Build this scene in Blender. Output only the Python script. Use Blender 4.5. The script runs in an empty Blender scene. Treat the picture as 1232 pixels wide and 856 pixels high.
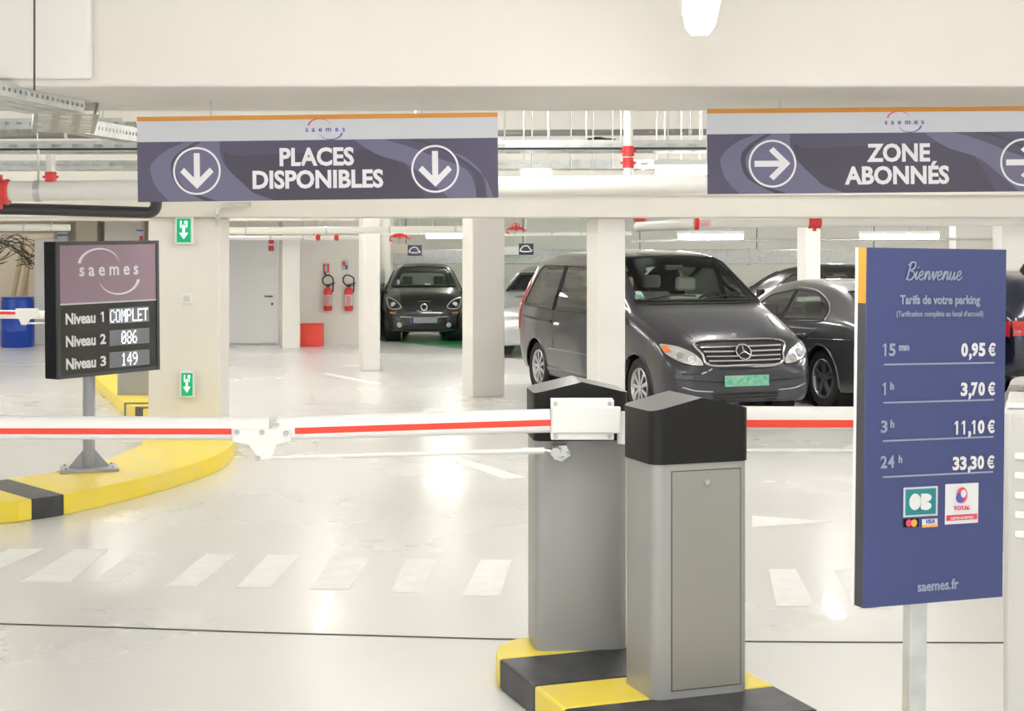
import bpy, bmesh, math, random
import numpy as np
from mathutils import Vector, Matrix
from mathutils.bvhtree import BVHTree
random.seed(7)
C = bpy.context.scene.collection
PI = math.pi
# ------------------------------------------------------------ camera, world, exposure
F, EH = 1850.0, 1.94
cam = bpy.data.cameras.new('camera'); camo = bpy.data.objects.new('camera', cam); C.objects.link(camo)
camo.location = (0, 0, EH); camo.rotation_euler = (PI/2, 0, 0)
cam.sensor_width = 36; cam.lens = F/1232*36; cam.shift_y = -(428-294)/1232
cam.clip_end = 200
bpy.context.scene.camera = camo
w = bpy.data.worlds.new('world'); bpy.context.scene.world = w; w.use_nodes = True
w.node_tree.nodes['Background'].inputs[0].default_value = (0.95, 0.97, 1.0, 1)
w.node_tree.nodes['Background'].inputs[1].default_value = 0.8
vs = bpy.context.scene.view_settings
vs.view_transform = 'Standard'; vs.look = 'None'; vs.gamma = 1; vs.exposure = 1.2
TUBE = 26.0
# ------------------------------------------------------------ helpers
def P(px, py, Y): return Vector(((px-616)*Y/F, Y, EH-(py-294)*Y/F))
def G(px, py, z=0.0):
    Y = F*(EH-z)/(py-294); return Vector(((px-616)*Y/F, Y, z))
def mat(name, col, rough=0.5, metal=0.0, noise=0.0, nscale=6.0, bump=0.0, emit=0.0, coat=0.0, spec=0.5, rvar=0.0, col2=None):
    m = bpy.data.materials.new(name); m.use_nodes = True
    nt = m.node_tree; b = nt.nodes['Principled BSDF']
    b.inputs['Base Color'].default_value = (*col, 1); b.inputs['Roughness'].default_value = rough
    b.inputs['Metallic'].default_value = metal; b.inputs['Coat Weight'].default_value = coat
    b.inputs['Coat Roughness'].default_value = 0.04
    b.inputs['Specular IOR Level'].default_value = spec
    if emit: b.inputs['Emission Color'].default_value = (*col, 1); b.inputs['Emission Strength'].default_value = emit
    if noise or bump or rvar:
        tc = nt.nodes.new('ShaderNodeTexCoord'); n = nt.nodes.new('ShaderNodeTexNoise')
        n.inputs['Scale'].default_value = nscale; n.inputs['Detail'].default_value = 6
        nt.links.new(tc.outputs['Object'], n.inputs['Vector'])
        if noise:
            r = nt.nodes.new('ShaderNodeValToRGB'); c2 = col2 or tuple(c*(1-noise) for c in col)
            r.color_ramp.elements[0].position = 0.3; r.color_ramp.elements[1].position = 0.68
            r.color_ramp.elements[0].color = (*c2, 1); r.color_ramp.elements[1].color = (*col, 1)
            nt.links.new(n.outputs['Fac'], r.inputs[0]); nt.links.new(r.outputs[0], b.inputs['Base Color'])
        if rvar:
            mr = nt.nodes.new('ShaderNodeMapRange'); mr.inputs[3].default_value = rough-rvar; mr.inputs[4].default_value = rough+rvar
            nt.links.new(n.outputs['Fac'], mr.inputs[0]); nt.links.new(mr.outputs[0], b.inputs['Roughness'])
        if bump:
            bn = nt.nodes.new('ShaderNodeTexNoise'); bn.inputs['Scale'].default_value = nscale*6; bn.inputs['Detail'].default_value = 4
            nt.links.new(tc.outputs['Object'], bn.inputs['Vector'])
            bp = nt.nodes.new('ShaderNodeBump'); bp.inputs['Strength'].default_value = bump; bp.inputs['Distance'].default_value = 0.01
            nt.links.new(bn.outputs['Fac'], bp.inputs['Height']); nt.links.new(bp.outputs[0], b.inputs['Normal'])
    return m
def glass(name, tint, gloss=0.16):
    m = bpy.data.materials.new(name); m.use_nodes = True; nt = m.node_tree
    for n in list(nt.nodes): nt.nodes.remove(n)
    o = nt.nodes.new('ShaderNodeOutputMaterial'); mx = nt.nodes.new('ShaderNodeMixShader')
    t = nt.nodes.new('ShaderNodeBsdfTransparent'); g = nt.nodes.new('ShaderNodeBsdfGlossy')
    t.inputs[0].default_value = (*tint, 1); g.inputs['Roughness'].default_value = 0.03
    lw = nt.nodes.new('ShaderNodeLayerWeight'); lw.inputs[0].default_value = gloss
    mr = nt.nodes.new('ShaderNodeMapRange'); mr.inputs[3].default_value = gloss*0.6; mr.inputs[4].default_value = 1.0
    nt.links.new(lw.outputs['Fresnel'], mr.inputs[0]); nt.links.new(mr.outputs[0], mx.inputs[0])
    nt.links.new(t.outputs[0], mx.inputs[1]); nt.links.new(g.outputs[0], mx.inputs[2]); nt.links.new(mx.outputs[0], o.inputs[0])
    return m
M = dict(
 floor=mat('floor_epoxy', (0.80,0.795,0.775), 0.27, noise=0.05, nscale=0.35, rvar=0.04, coat=0.15),
 concrete=mat('painted_concrete', (0.76,0.725,0.665), 0.7, noise=0.06, nscale=0.8, bump=0.15),
 concrete2=mat('column_paint', (0.83,0.805,0.76), 0.6, noise=0.05, nscale=1.2, bump=0.1),
 ceiling=mat('ceiling_paint', (0.86,0.84,0.79), 0.8, noise=0.06, nscale=0.6),
 wall=mat('wall_paint', (0.86,0.84,0.78), 0.7, noise=0.04, nscale=0.7),
 beige=mat('beige_wall', (0.66,0.59,0.49), 0.8, noise=0.12, nscale=1.0),
 white=mat('white_paint', (0.86,0.86,0.84), 0.35),
 whitep=mat('white_pipe', (0.84,0.83,0.78), 0.4, noise=0.04, nscale=3),
 zebra=mat('road_paint', (0.95,0.95,0.94), 0.45, noise=0.10, nscale=9, col2=(0.88,0.87,0.85)),
 zebraw=mat('worn_road_paint', (0.90,0.90,0.88), 0.4, noise=0.10, nscale=7, col2=(0.80,0.79,0.76)),
 joint=mat('joint_dark', (0.08,0.08,0.08), 0.9),
 green=mat('green_floor_paint', (0.03,0.34,0.12), 0.3, noise=0.2, nscale=2),
 yellow=mat('yellow_paint', (0.90,0.70,0.03), 0.4, noise=0.12, nscale=3, col2=(0.85,0.68,0.14), bump=0.1),
 black=mat('black_paint', (0.022,0.023,0.026), 0.45, noise=0.5, nscale=9, col2=(0.06,0.06,0.066), bump=0.15),
 steel=mat('grey_cabinet_paint', (0.36,0.36,0.355), 0.38, metal=0.2, noise=0.04, nscale=2),
 steeld=mat('grey_door_paint', (0.31,0.305,0.285), 0.42, metal=0.2, noise=0.04, nscale=2),
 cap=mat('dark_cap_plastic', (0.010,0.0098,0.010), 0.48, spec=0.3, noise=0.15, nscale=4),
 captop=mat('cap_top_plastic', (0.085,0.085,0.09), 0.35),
 bolt=mat('bolt_metal', (0.5,0.48,0.45), 0.3, metal=0.9),
 galv=mat('galvanised_steel', (0.66,0.68,0.67), 0.35, metal=0.55, noise=0.2, nscale=12),
 pole=mat('sign_pole_paint', (0.36,0.37,0.41), 0.35, metal=0.3),
 red=mat('red_paint', (0.75,0.05,0.05), 0.35),
 redt=mat('boom_red', (0.85,0.06,0.03), 0.4),
 redbox=mat('red_plastic', (0.85,0.07,0.05), 0.4),
 blackp=mat('black_pipe', (0.045,0.04,0.045), 0.35),
 dark=mat('dark_grey', (0.06,0.06,0.065), 0.5),
 darkpipe=mat('insulated_pipe', (0.20,0.19,0.19), 0.6),
 orange=mat('orange_strip', (0.66,0.27,0.03), 0.4),
 signwhite=mat('sign_white', (0.58,0.60,0.63), 0.35),
 letter=mat('letter_white', (0.78,0.77,0.80), 0.4),
 purple=mat('sign_purple', (0.066,0.056,0.108), 0.3),
 purple2=mat('sign_lilac', (0.135,0.125,0.215), 0.3),
 purple3=mat('sign_dark_purple', (0.045,0.038,0.068), 0.3),
 logo_red=mat('logo_red', (0.70,0.06,0.10), 0.4),
 logo_blue=mat('logo_blue', (0.10,0.09,0.45), 0.4),
 mauve=mat('mauve_panel', (0.30,0.205,0.265), 0.3),
 navy=mat('frame_navy', (0.003,0.004,0.008), 0.6, spec=0.2),
 frame=mat('frame_grey', (0.07,0.07,0.075), 0.4, metal=0.4),
 screen=mat('display_panel', (0.035,0.035,0.033), 0.12),
 ledbg=mat('led_window', (0.22,0.23,0.25), 0.4),
 led=mat('led_dots', (0.85,0.92,1.0), 0.4, emit=0.9),
 bluesign=mat('tariff_blue', (0.045,0.060,0.185), 0.32),
 tletter=mat('tariff_letter', (0.72,0.72,0.72), 0.4),
 tletter2=mat('tariff_letter_dim', (0.30,0.33,0.44), 0.4),
 exitg=mat('exit_green', (0.0,0.42,0.19), 0.4, emit=0.12),
 exitw=mat('exit_white', (0.9,1.0,0.93), 0.4, emit=0.4),
 door=mat('door_paint', (0.88,0.89,0.90), 0.45),
 barrel=mat('blue_plastic', (0.01,0.06,0.42), 0.35),
 wood=mat('pale_wood', (0.62,0.50,0.33), 0.7, noise=0.2, nscale=12),
 tyre=mat('tyre_rubber', (0.02,0.02,0.021), 0.75),
 rim=mat('alloy_silver', (0.62,0.63,0.65), 0.25, metal=0.8),
 rimd=mat('alloy_grey', (0.30,0.30,0.32), 0.3, metal=0.8),
 chrome=mat('chrome', (0.75,0.76,0.80), 0.12, metal=1.0),
 vanpaint=mat('van_paint', (0.036,0.038,0.054), 0.28, metal=0.45, coat=1.0),
 clapaint=mat('grey_car_paint', (0.13,0.13,0.14), 0.28, metal=0.6, coat=1.0),
 blackcar=mat('black_car_paint', (0.006,0.006,0.008), 0.2, coat=1.0),
 navycar=mat('navy_car_paint', (0.008,0.011,0.035), 0.2, metal=0.2, coat=1.0),
 silvercar=mat('silver_car_paint', (0.50,0.51,0.53), 0.25, metal=0.6, coat=1.0),
 trimb=mat('trim_black', (0.012,0.012,0.013), 0.5),
 lamp=mat('headlight_reflector', (0.75,0.77,0.80), 0.15, metal=0.6),
 lampo=mat('indicator_orange', (0.85,0.25,0.06), 0.3),
 taill=mat('tail_light_red', (0.60,0.02,0.02), 0.2, emit=0.0, coat=1.0),
 seat=mat('seat_leather', (0.55,0.55,0.50), 0.6),
 seatd=mat('seat_dark', (0.07,0.085,0.075), 0.7),
 plateg=mat('plate_green', (0.02,0.50,0.36), 0.4, noise=0.5, nscale=28, col2=(0.45,0.62,0.42)),
 plateb=mat('plate_grey', (0.50,0.52,0.60), 0.4, noise=0.4, nscale=40),
 plblue=mat('plate_blue', (0.02,0.05,0.45), 0.4),
 wglass=glass('windscreen_glass', (0.88,0.96,0.91), 0.07),
 tglass=glass('tinted_glass', (0.34,0.36,0.36), 0.20),
 mglass=glass('side_glass', (0.55,0.64,0.60), 0.20),
 pglass=mat('display_glass', (0.03,0.03,0.03), 0.08),
 tube=mat('lamp_diffuser', (1.0,0.985,0.95), 0.5, emit=TUBE),
 machine=mat('machine_grey', (0.60,0.59,0.575), 0.4, metal=0.1),
 pinkish=mat('pink_skirting', (0.60,0.47,0.43), 0.7),
 logo_orange=mat('card_orange', (0.90,0.40,0.05), 0.4), logo_teal=mat('card_teal', (0.01,0.22,0.25), 0.4),
 cable=mat('cable_black', (0.03,0.04,0.04), 0.6),
)
class MB:
    def __init__(s): s.v=[]; s.f=[]
    def add(s, vs, fs, T=None):
        o=len(s.v)
        for p in vs:
            p=Vector(p); s.v.append(T@p if T else p)
        s.f += [tuple(i+o for i in f) for f in fs]; return s
    def box(s, c, d, T=None, rz=0.0, R=None):
        x,y,z=[k/2 for k in d]
        m=Matrix.Translation(Vector(c)) @ (R.to_4x4() if R else Matrix.Rotation(rz,4,'Z'))
        if T: m=T@m
        vs=[(-x,-y,-z),(x,-y,-z),(x,y,-z),(-x,y,-z),(-x,-y,z),(x,-y,z),(x,y,z),(-x,y,z)]
        return s.add(vs,[(0,3,2,1),(4,5,6,7),(0,1,5,4),(1,2,6,5),(2,3,7,6),(3,0,4,7)],m)
    def bx(s,x0,x1,y0,y1,z0,z1): return s.box(((x0+x1)/2,(y0+y1)/2,(z0+z1)/2),(abs(x1-x0),abs(y1-y0),abs(z1-z0)))
    def tube(s, pts, r, n=10, cap=True, rs=None):
        pts=[Vector(p) for p in pts]; vs=[]; fs=[]
        prev=None
        for i,p in enumerate(pts):
            a=pts[max(0,i-1)]; b=pts[min(len(pts)-1,i+1)]; t=(b-a)
            t=t.normalized() if t.length>1e-9 else Vector((0,0,1))
            if prev is None:
                u=t.orthogonal().normalized()
            else:
                u=prev-t*prev.dot(t); u=u.normalized() if u.length>1e-6 else t.orthogonal().normalized()
            prev=u; q=t.cross(u); rr=rs[i] if rs else r
            for k in range(n):
                an=2*PI*k/n; vs.append(p+u*math.cos(an)*rr+q*math.sin(an)*rr)
        for i in range(len(pts)-1):
            for k in range(n):
                k2=(k+1)%n; fs.append((i*n+k,i*n+k2,(i+1)*n+k2,(i+1)*n+k))
        if cap: fs.append(tuple(reversed(range(n)))); fs.append(tuple((len(pts)-1)*n+k for k in range(n)))
        return s.add(vs,fs)
    def lathe(s, prof, n=24, T=None, axis='Z', cap=True):
        vs=[];fs=[]
        for r,h in prof:
            for k in range(n):
                a=2*PI*k/n
                if axis=='Z': vs.append((r*math.cos(a),r*math.sin(a),h))
                elif axis=='Y': vs.append((r*math.cos(a),h,r*math.sin(a)))
                else: vs.append((h,r*math.cos(a),r*math.sin(a)))
        for i in range(len(prof)-1):
            for k in range(n):
                k2=(k+1)%n; fs.append((i*n+k,i*n+k2,(i+1)*n+k2,(i+1)*n+k))
        if cap and prof[0][0]>1e-6: fs.append(tuple(range(n)))
        if cap and prof[-1][0]>1e-6: fs.append(tuple((len(prof)-1)*n+k for k in range(n)))
        return s.add(vs,fs,T)
    def prism(s, poly, z0, z1, T=None):
        n=len(poly); vs=[(x,y,z0) for x,y in poly]+[(x,y,z1) for x,y in poly]
        fs=[tuple(reversed(range(n))),tuple(range(n,2*n))]+[(k,(k+1)%n,n+(k+1)%n,n+k) for k in range(n)]
        return s.add(vs,fs,T)
    def build(s, name, m, parent=None, smooth=False, bevel=0.0, loc=None, rz=0.0, seg=2):
        me=bpy.data.meshes.new(name); me.from_pydata([tuple(v) for v in s.v],[],s.f)
        bm=bmesh.new(); bm.from_mesh(me); bmesh.ops.recalc_face_normals(bm,faces=bm.faces[:]); bm.to_mesh(me); bm.free()
        me.materials.append(M[m] if isinstance(m,str) else m)
        o=bpy.data.objects.new(name,me); C.objects.link(o)
        if parent: o.parent=parent
        if loc is not None: o.location=loc
        o.rotation_euler=(0,0,rz)
        if smooth:
            me.polygons.foreach_set('use_smooth',[True]*len(me.polygons))
            if smooth!='all': me.set_sharp_from_angle(angle=math.radians(40))
        if bevel:
            b=o.modifiers.new('bevel','BEVEL'); b.width=bevel; b.segments=seg; b.limit_method='ANGLE'; b.angle_limit=math.radians(40)
        return o
def tag(o,label=None,cat=None,group=None,kind=None):
    if label: o['label']=label
    if cat: o['category']=cat
    if group: o['group']=group
    if kind: o['kind']=kind
    return o
def empty(name, loc, rz=0.0, label=None, cat=None, group=None, kind=None, rot=None):
    o=bpy.data.objects.new(name,None); C.objects.link(o); o.location=loc; o.rotation_euler=rot or (0,0,rz)
    o.empty_display_size=0.1
    return tag(o,label,cat,group,kind)
def copy_tree(o,parent=None):
    c=o.copy(); C.objects.link(c); c.parent=parent
    for ch in o.children: copy_tree(ch,c)
    return c
def text_mb(txt, size, sx=1.0, bold=0.0, shear=0.0, align='CENTER', spacing=1.0):
    cu=bpy.data.curves.new('t','FONT'); cu.body=txt; cu.size=size; cu.offset=bold; cu.shear=shear; cu.align_x=align
    cu.space_character=spacing; cu.resolution_u=3; cu.extrude=0.0008
    o=bpy.data.objects.new('t',cu); C.objects.link(o); bpy.context.view_layer.update()
    me=bpy.data.meshes.new_from_object(o.evaluated_get(bpy.context.evaluated_depsgraph_get()))
    mb=MB(); mb.v=[Vector((v.co.x*sx,v.co.y,v.co.z)) for v in me.vertices]; mb.f=[tuple(p.vertices) for p in me.polygons]
    bpy.data.objects.remove(o); bpy.data.curves.remove(cu); bpy.data.meshes.remove(me)
    return mb
def on_front(mb, x, z, y):      # text in xy -> sign-face plane (x right, z up, facing -y)
    o=MB(); o.f=mb.f; o.v=[Vector((v.x+x, y-v.z, v.y+z)) for v in mb.v]; return o
def merge(*ms):
    o=MB()
    for m in ms: o.add(m.v,m.f)
    return o
def clip_poly(poly, clip):
    def cross(a,b,p): return (b[0]-a[0])*(p[1]-a[1])-(b[1]-a[1])*(p[0]-a[0])
    out=list(poly); n=len(clip)
    for i in range(n):
        a,b=clip[i],clip[(i+1)%n]; inp=out; out=[]
        if not inp: return []
        for j in range(len(inp)):
            p,q=inp[j],inp[(j+1)%len(inp)]; cp,cq=cross(a,b,p),cross(a,b,q)
            if cp>=0: out.append(p)
            if (cp>=0)!=(cq>=0):
                t=cp/(cp-cq); out.append((p[0]+(q[0]-p[0])*t,p[1]+(q[1]-p[1])*t))
    return out
def ccw(poly):
    a=sum(poly[i][0]*poly[(i+1)%len(poly)][1]-poly[(i+1)%len(poly)][0]*poly[i][1] for i in range(len(poly)))
    return list(poly) if a>0 else list(reversed(poly))
def crom(pts, per=6, closed=False):
    pts=[np.array(p,float) for p in pts]; n=len(pts); out=[]
    rng=n if closed else n-1
    for i in range(rng):
        p0=pts[(i-1)%n] if (closed or i>0) else 2*pts[0]-pts[1]
        p1=pts[i]; p2=pts[(i+1)%n]; p3=pts[(i+2)%n] if (closed or i+2<n) else 2*pts[-1]-pts[-2]
        for k in range(per):
            t=k/per
            out.append(0.5*((2*p1)+(-p0+p2)*t+(2*p0-5*p1+4*p2-p3)*t*t+(-p0+3*p1-3*p2+p3)*t**3))
    if not closed: out.append(pts[-1])
    return [tuple(p) for p in out]
def band(c1,c2,rect,y,T):       # strip between two curves, clipped to rect, mapped by T(u,v)->(x,z)
    a=crom(c1,8); b=crom(c2,8); mb=MB()
    for i in range(len(a)-1):
        q=clip_poly(ccw([a[i],a[i+1],b[i+1],b[i]]),rect)
        if len(q)>=3:
            vs=[]
            for u,v in q:
                x,z=T(u,v); vs.append((x,y,z))
            mb.add(vs,[tuple(range(len(vs)))])
    return mb
def arc_logo(cx,cz,R,y):      # two crescent arcs, upper-left thick at left, lower-right thick at right
    def cres(a0,a1,ox,oz):
        mb=MB(); n=22; vs=[]
        for i in range(n+1):
            t=i/n; a=a0+(a1-a0)*t; w=R*0.15*(1-t)**0.7+0.0006
            for rr in (R-w/2,R+w/2): vs.append((ox+rr*math.cos(a),y,oz+rr*math.sin(a)*0.66))
        mb.add(vs,[(2*i,2*i+1,2*i+3,2*i+2) for i in range(n)]); return mb
    return cres(math.radians(172),math.radians(12),cx-R*0.49,cz+R*0.27),cres(math.radians(-8),math.radians(-168),cx+R*0.49,cz-R*0.27)
def num_mb(txt,size,sx=1.0,bold=0.003,align='RIGHT'):
    """figures with a flagged 1 and a plain euro sign, set one by one"""
    mb=MB(); x=0.0; H=size*0.70; D=size*0.50; g=0.0008; st=size*0.145
    for ch in txt:
        if ch==' ': x+=size*0.20; continue
        if ch=='1':
            xr=x+D*0.66
            mb.add([(xr-st,0,g),(xr,0,g),(xr,H,g),(xr-st,H,g)],[(0,1,2,3)])
            mb.add([(x+D*0.10,H*0.70,g),(x+D*0.10,H*0.84,g),(xr-st,H,g),(xr-st,H*0.82,g)],[(0,3,2,1)])
            x+=size*0.55; continue
        if ch=='€':
            n=20; vs=[]; cx=x+H*0.47
            for i in range(n+1):
                a=math.radians(42+276*i/n)
                for rr in (H/2,H/2-st): vs.append((cx+rr*math.cos(a)*0.88,H/2+rr*math.sin(a),g))
            mb.add(vs,[(2*i,2*i+2,2*i+3,2*i+1) for i in range(n)])
            for yy in (0.40,0.58): mb.add([(x-size*0.03,H*yy-st*0.28,g*1.5),(x+H*0.62,H*yy-st*0.28,g*1.5),(x+H*0.66,H*yy+st*0.28,g*1.5),(x-size*0.01,H*yy+st*0.28,g*1.5)],[(0,1,2,3)])
            x+=size*0.62; continue
        t=text_mb(ch,size,1.0,bold,align='LEFT')
        a=min(v.x for v in t.v); b=max(v.x for v in t.v); lo=min(v.y for v in t.v); hi=max(v.y for v in t.v)
        if ch==',':
            mb.add([(v.x-a+x+size*0.04,v.y,v.z) for v in t.v],t.f); x+=size*0.24
        else:
            k=D/(b-a); q=H/(hi-lo)
            mb.add([((v.x-a)*k+x,(v.y-lo)*q,v.z) for v in t.v],t.f); x+=size*0.56
    off=x-size*0.05 if align=='RIGHT' else 0.0
    mb.v=[Vector(((v.x-off)*sx,v.y,v.z)) for v in mb.v]; return mb
def rrect(w,d,r,n=5):
    out=[]
    for cx,cy,a0 in ((w/2-r,d/2-r,0),(-w/2+r,d/2-r,90),(-w/2+r,-d/2+r,180),(w/2-r,-d/2+r,270)):
        for k in range(n+1):
            a=math.radians(a0+90*k/n); out.append((cx+r*math.cos(a),cy+r*math.sin(a)))
    return out
LY = math.atan2(0.336,0.942)     # lane axis yaw of the car park
# ------------------------------------------------------------ setting
def S(name,mb,m,bev=0.0,smooth=False):
    return tag(mb.build(name,m,bevel=bev,smooth=smooth),kind='structure')
floor=S('floor',MB().bx(-16,16,-6,40,-0.3,0),'floor')
S('ceiling',MB().bx(-16,16,-6,40,3.25,3.5),'ceiling')
S('wall_right',MB().bx(13,13.4,-6,40,0,3.25),'wall')
S('wall_left',MB().bx(-13.4,-13,-6,40,0,3.25),'wall')
S('wall_back',MB().bx(-2.8,13,37,37.4,0,3.25),'wall')
ex=P(265,0,29.9).x
S('wall_door_side',MB().bx(-5.9,-2.72,29.9,30.2,0,3.25),'wall')
S('wall_corner_return',MB().bx(-2.92,-2.72,30.2,37.0,0,3.25),'wall')
# left service wall with an open recess (barrel and planks stand in it)
lw=MB(); lw.bx(-8.9,-5.9,29.9,30.2,0,3.25); lw.bx(-13,-8.9,29.9,30.2,2.15,3.25); lw.bx(-13,-8.9,33.5,33.7,0,3.25); lw.bx(-9.0,-8.9,30.2,33.5,0,3.25)
S('wall_left_back',lw,'beige')
S('baseboard_left',MB().bx(-8.9,-5.9,29.86,29.9,0,0.16),'pinkish')
# front beam: downstand and the stepped panel at its left
S('trim_1',MB().bx(-13,13,6.73,7.96,2.63,3.25),'concrete',0.015)
S('trim_2',MB().bx(-13,P(110,0,6.70).x,6.68,6.73,2.66,3.25),'concrete2',0.01)
# rear beam in two steps
S('trim_3',MB().bx(-13,13,15.1,15.75,2.205,3.25),'concrete',0.012)
S('trim_4',MB().bx(-13,13,15.02,15.1,2.42,3.25),'concrete2',0.012)
# secondary beams far inside
S('trim_5',MB().bx(-6,13,23.5,23.9,2.45,3.25),'concrete',0.01)
S('trim_6',MB().bx(-12.9,-2.8,27.6,28.0,2.36,3.25),'concrete',0.01)
def column(px0,px1,Y,w,d,yaw,label,ztop=3.25,m='concrete2',z0=0.0):
    cx=((px0+px1)/2-616)*Y/F
    o=MB().box((0,0,(ztop-z0)/2),(w,d,ztop-z0)).build('concrete_column',m,bevel=0.012,loc=(cx,Y+d/2,z0),rz=yaw)
    return tag(o,label,'column',kind='structure')
column(178,265,15.2,0.71,0.5,0,'wide pale concrete column carrying two green exit signs',2.205,z0=0.15)
column(707,753,15.35,0.30,0.30,LY,'slim pale column standing in front of the dark van',2.205)
column(555,607,19.5,0.43,0.43,LY,'square pale column between the small black car and the van',3.25)
column(430,457,23.5,0.27,0.27,LY,'narrow grey column just left of the small black car',2.45)
column(333,360,28.6,0.33,0.33,LY,'white column between the grey door and the extinguishers',3.25)
column(962,988,24.4,0.27,0.27,LY,'far column rising behind the grey saloon car',3.25)
column(1147,1206,26,0.75,0.4,0,'broad far column behind the blue tariff panel',3.25)
column(1206,1262,24.5,0.75,0.5,0,'pale far column above the navy car at right edge',3.25)
column(90,118,29.5,0.42,0.3,0,'beige pilaster on the wall behind the counter sign',3.25,'beige')
column(125,170,29.3,0.70,0.3,0,'pale pilaster on the wall left of wide column',3.25,'concrete')
# door
d=empty('door_1',(P(302.5,0,29.9).x,29.9,0),0,'tall pale grey service door in the back wall','door',kind='structure')
fr=MB(); fr.bx(-0.53,-0.48,-0.06,0.02,0,2.08); fr.bx(0.48,0.53,-0.06,0.02,0,2.08); fr.bx(-0.53,0.53,-0.06,0.02,2.03,2.08)
fr.build('door_frame','white',d,bevel=0.004)
dl=MB().bx(-0.48,0.48,-0.045,-0.005,0.012,2.03).build('door_leaf','door',d,bevel=0.003)
h=MB(); h.tube([(0.41,-0.045,0.93),(0.41,-0.10,0.93),(0.27,-0.10,0.93)],0.012); h.box((0.41,-0.05,0.78),(0.035,0.012,0.05)); h.build('door_handle','dark',dl,smooth=True)
MB().box((0.30,-0.05,1.55),(0.30,0.008,0.12)).build('door_plate','white',dl)
MB().bx(-0.35,-0.10,-0.12,-0.0,2.10,2.16).build('door_closer','white',d,bevel=0.005)
for z in (2.00,1.86):
    o=MB().box((P(326,0,29.8).x,29.835,z),(0.10,0.012,0.10)).build('wall_notice','red'); tag(o,('upper' if z>1.9 else 'lower')+' of two small red notices beside the grey door','notice')
# floor joint and markings
def strip(pts,w,z,name,m,parent):
    mb=MB(); vs=[]
    for i,p in enumerate(pts):
        a=Vector(pts[max(0,i-1)]); b=Vector(pts[min(len(pts)-1,i+1)]); t=(b-a); n=Vector((-t.y,t.x,0)).normalized()*w/2
        for q in (Vector(p)-n,Vector(p)+n): vs.append((q.x,q.y,z))
    mb.add(vs,[(2*i,2*i+1,2*i+3,2*i+2) for i in range(len(pts)-1)])
    return mb.build(name,m,parent)
jp=[]
for x,y in ((-160,746),(0,751),(150,756),(300,761),(450,765.5),(600,769.5),(750,771),(903,772.5),(1000,773),(1232,774),(1500,775)):
    g=G(x,y); jp.append((g.x,g.y+random.uniform(-.006,.006),0))
strip(jp,0.028,0.0012,'expansion_joint','joint',floor)
def quad_mark(name,m,corners,z=0.0015):
    vs=[]
    for x,y in corners:
        g=G(x,y); vs.append((g.x,g.y,z))
    MB().add(vs,[tuple(range(len(vs)))]).build(name,m,floor)
for q,m in ((((12,661),(54,661),(-10,689),(-60,689)),'zebra'),(((90,661),(132,661),(84,701),(24,701)),'zebra'),
          (((160,664),(195,664),(140,702),(110,702)),'zebraw'),(((248,667),(287,667),(236,706),(199,706)),'zebra'),
          (((322,668),(362,668),(325,708),(284,708)),'zebra'),(((398,671),(447,671),(420,710),(372,710)),'zebraw'),
          (((488,673),(527,673),(508,714),(470,714)),'zebraw'),(((578,674),(616,674),(602,718),(556,718)),'zebra'),
          (((925,685),(957,685),(981,730),(934,730)),'zebra'),(((1003,686),(1040,686),(1075,732),(1030,732)),'zebra')):
    quad_mark('zebra_stripe',m,q)
quad_mark('direction_arrow','zebra',((905,621),(1012,628),(905,635)))
quad_mark('lane_line','zebra',((530,549),(548,549),(632,575),(606,577)))
quad_mark('lane_line','zebra',((395,449),(460,462),(455,464),(385,450)))
quad_mark('green_bay_paint','green',((455,404),(640,404),(640,424),(600,424),(465,411)),0.001)
quad_mark('green_bay_paint','green',((575,396),(780,396),(790,412),(575,412)),0.001)
# kerb islands (each colour block a part)
def island(name,label,outline,h,cuts,cols,loc=(0,0,0)):
    """outline: polygon; cuts: along an axis direction; cols: colour per slab"""
    root=empty(name,loc,0,label,'kerb')
    (ax,ay),ts=cuts
    for i in range(len(ts)-1):
        big=60; nx,ny=-ay,ax
        a=(ax*ts[i],ay*ts[i]); b=(ax*ts[i+1],ay*ts[i+1])
        rect=ccw([(a[0]-nx*big,a[1]-ny*big),(a[0]+nx*big,a[1]+ny*big),(b[0]+nx*big,b[1]+ny*big),(b[0]-nx*big,b[1]-ny*big)])
        pl=clip_poly(ccw(outline),rect)
        if len(pl)<3: continue
        mb=MB(); n=len(pl); cx=sum(p[0] for p in pl)/n; cy=sum(p[1] for p in pl)/n
        mb.prism(pl,0.0,h)
        mb.build('kerb_block',cols[i%len(cols)],root,bevel=0.012)
    return root
# left island
fr_=[G(-160,640),G(0,631),G(40,626),G(78,620),G(140,606),G(200,590),G(245,575),G(270,563),G(281,552),G(284,543),G(281,532)]
bk_=[G(262,505,.15),G(178,503,.15),G(170,535,.15),G(130,553,.15),G(60,569,.15),G(0,578,.15),G(-160,588,.15)]
ol=[(p.x,p.y) for p in crom([(g.x,g.y) for g in fr_],3) and [Vector((a,b,0)) for a,b in crom([(g.x,g.y) for g in fr_],3)]]+[(g.x,g.y) for g in bk_]
# convexity of the slabs is what matters; stripes cut across x
KA=lambda x,y: G(x,y).x*0.75+G(x,y).y*0.66
island('kerb_island','long yellow kerb island under the counter sign with one black stripe',ol,0.15,((0.75,0.66),[-20,KA(-60,645),KA(-20,637),KA(40,626),KA(78,620),30]),['yellow','black','yellow','black','yellow'])
# distant island with barrier
oi=[G(112,466),G(152,503),G(215,520),G(215,470),G(135,452)]
island('kerb_island','distant yellow kerb with thin black stripes behind the counter sign',[(g.x,g.y) for g in oi],0.15,((0.0,1.0),[14,16.75,16.95,17.2,17.4,30]),['yellow','black','yellow','black','yellow'])
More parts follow.
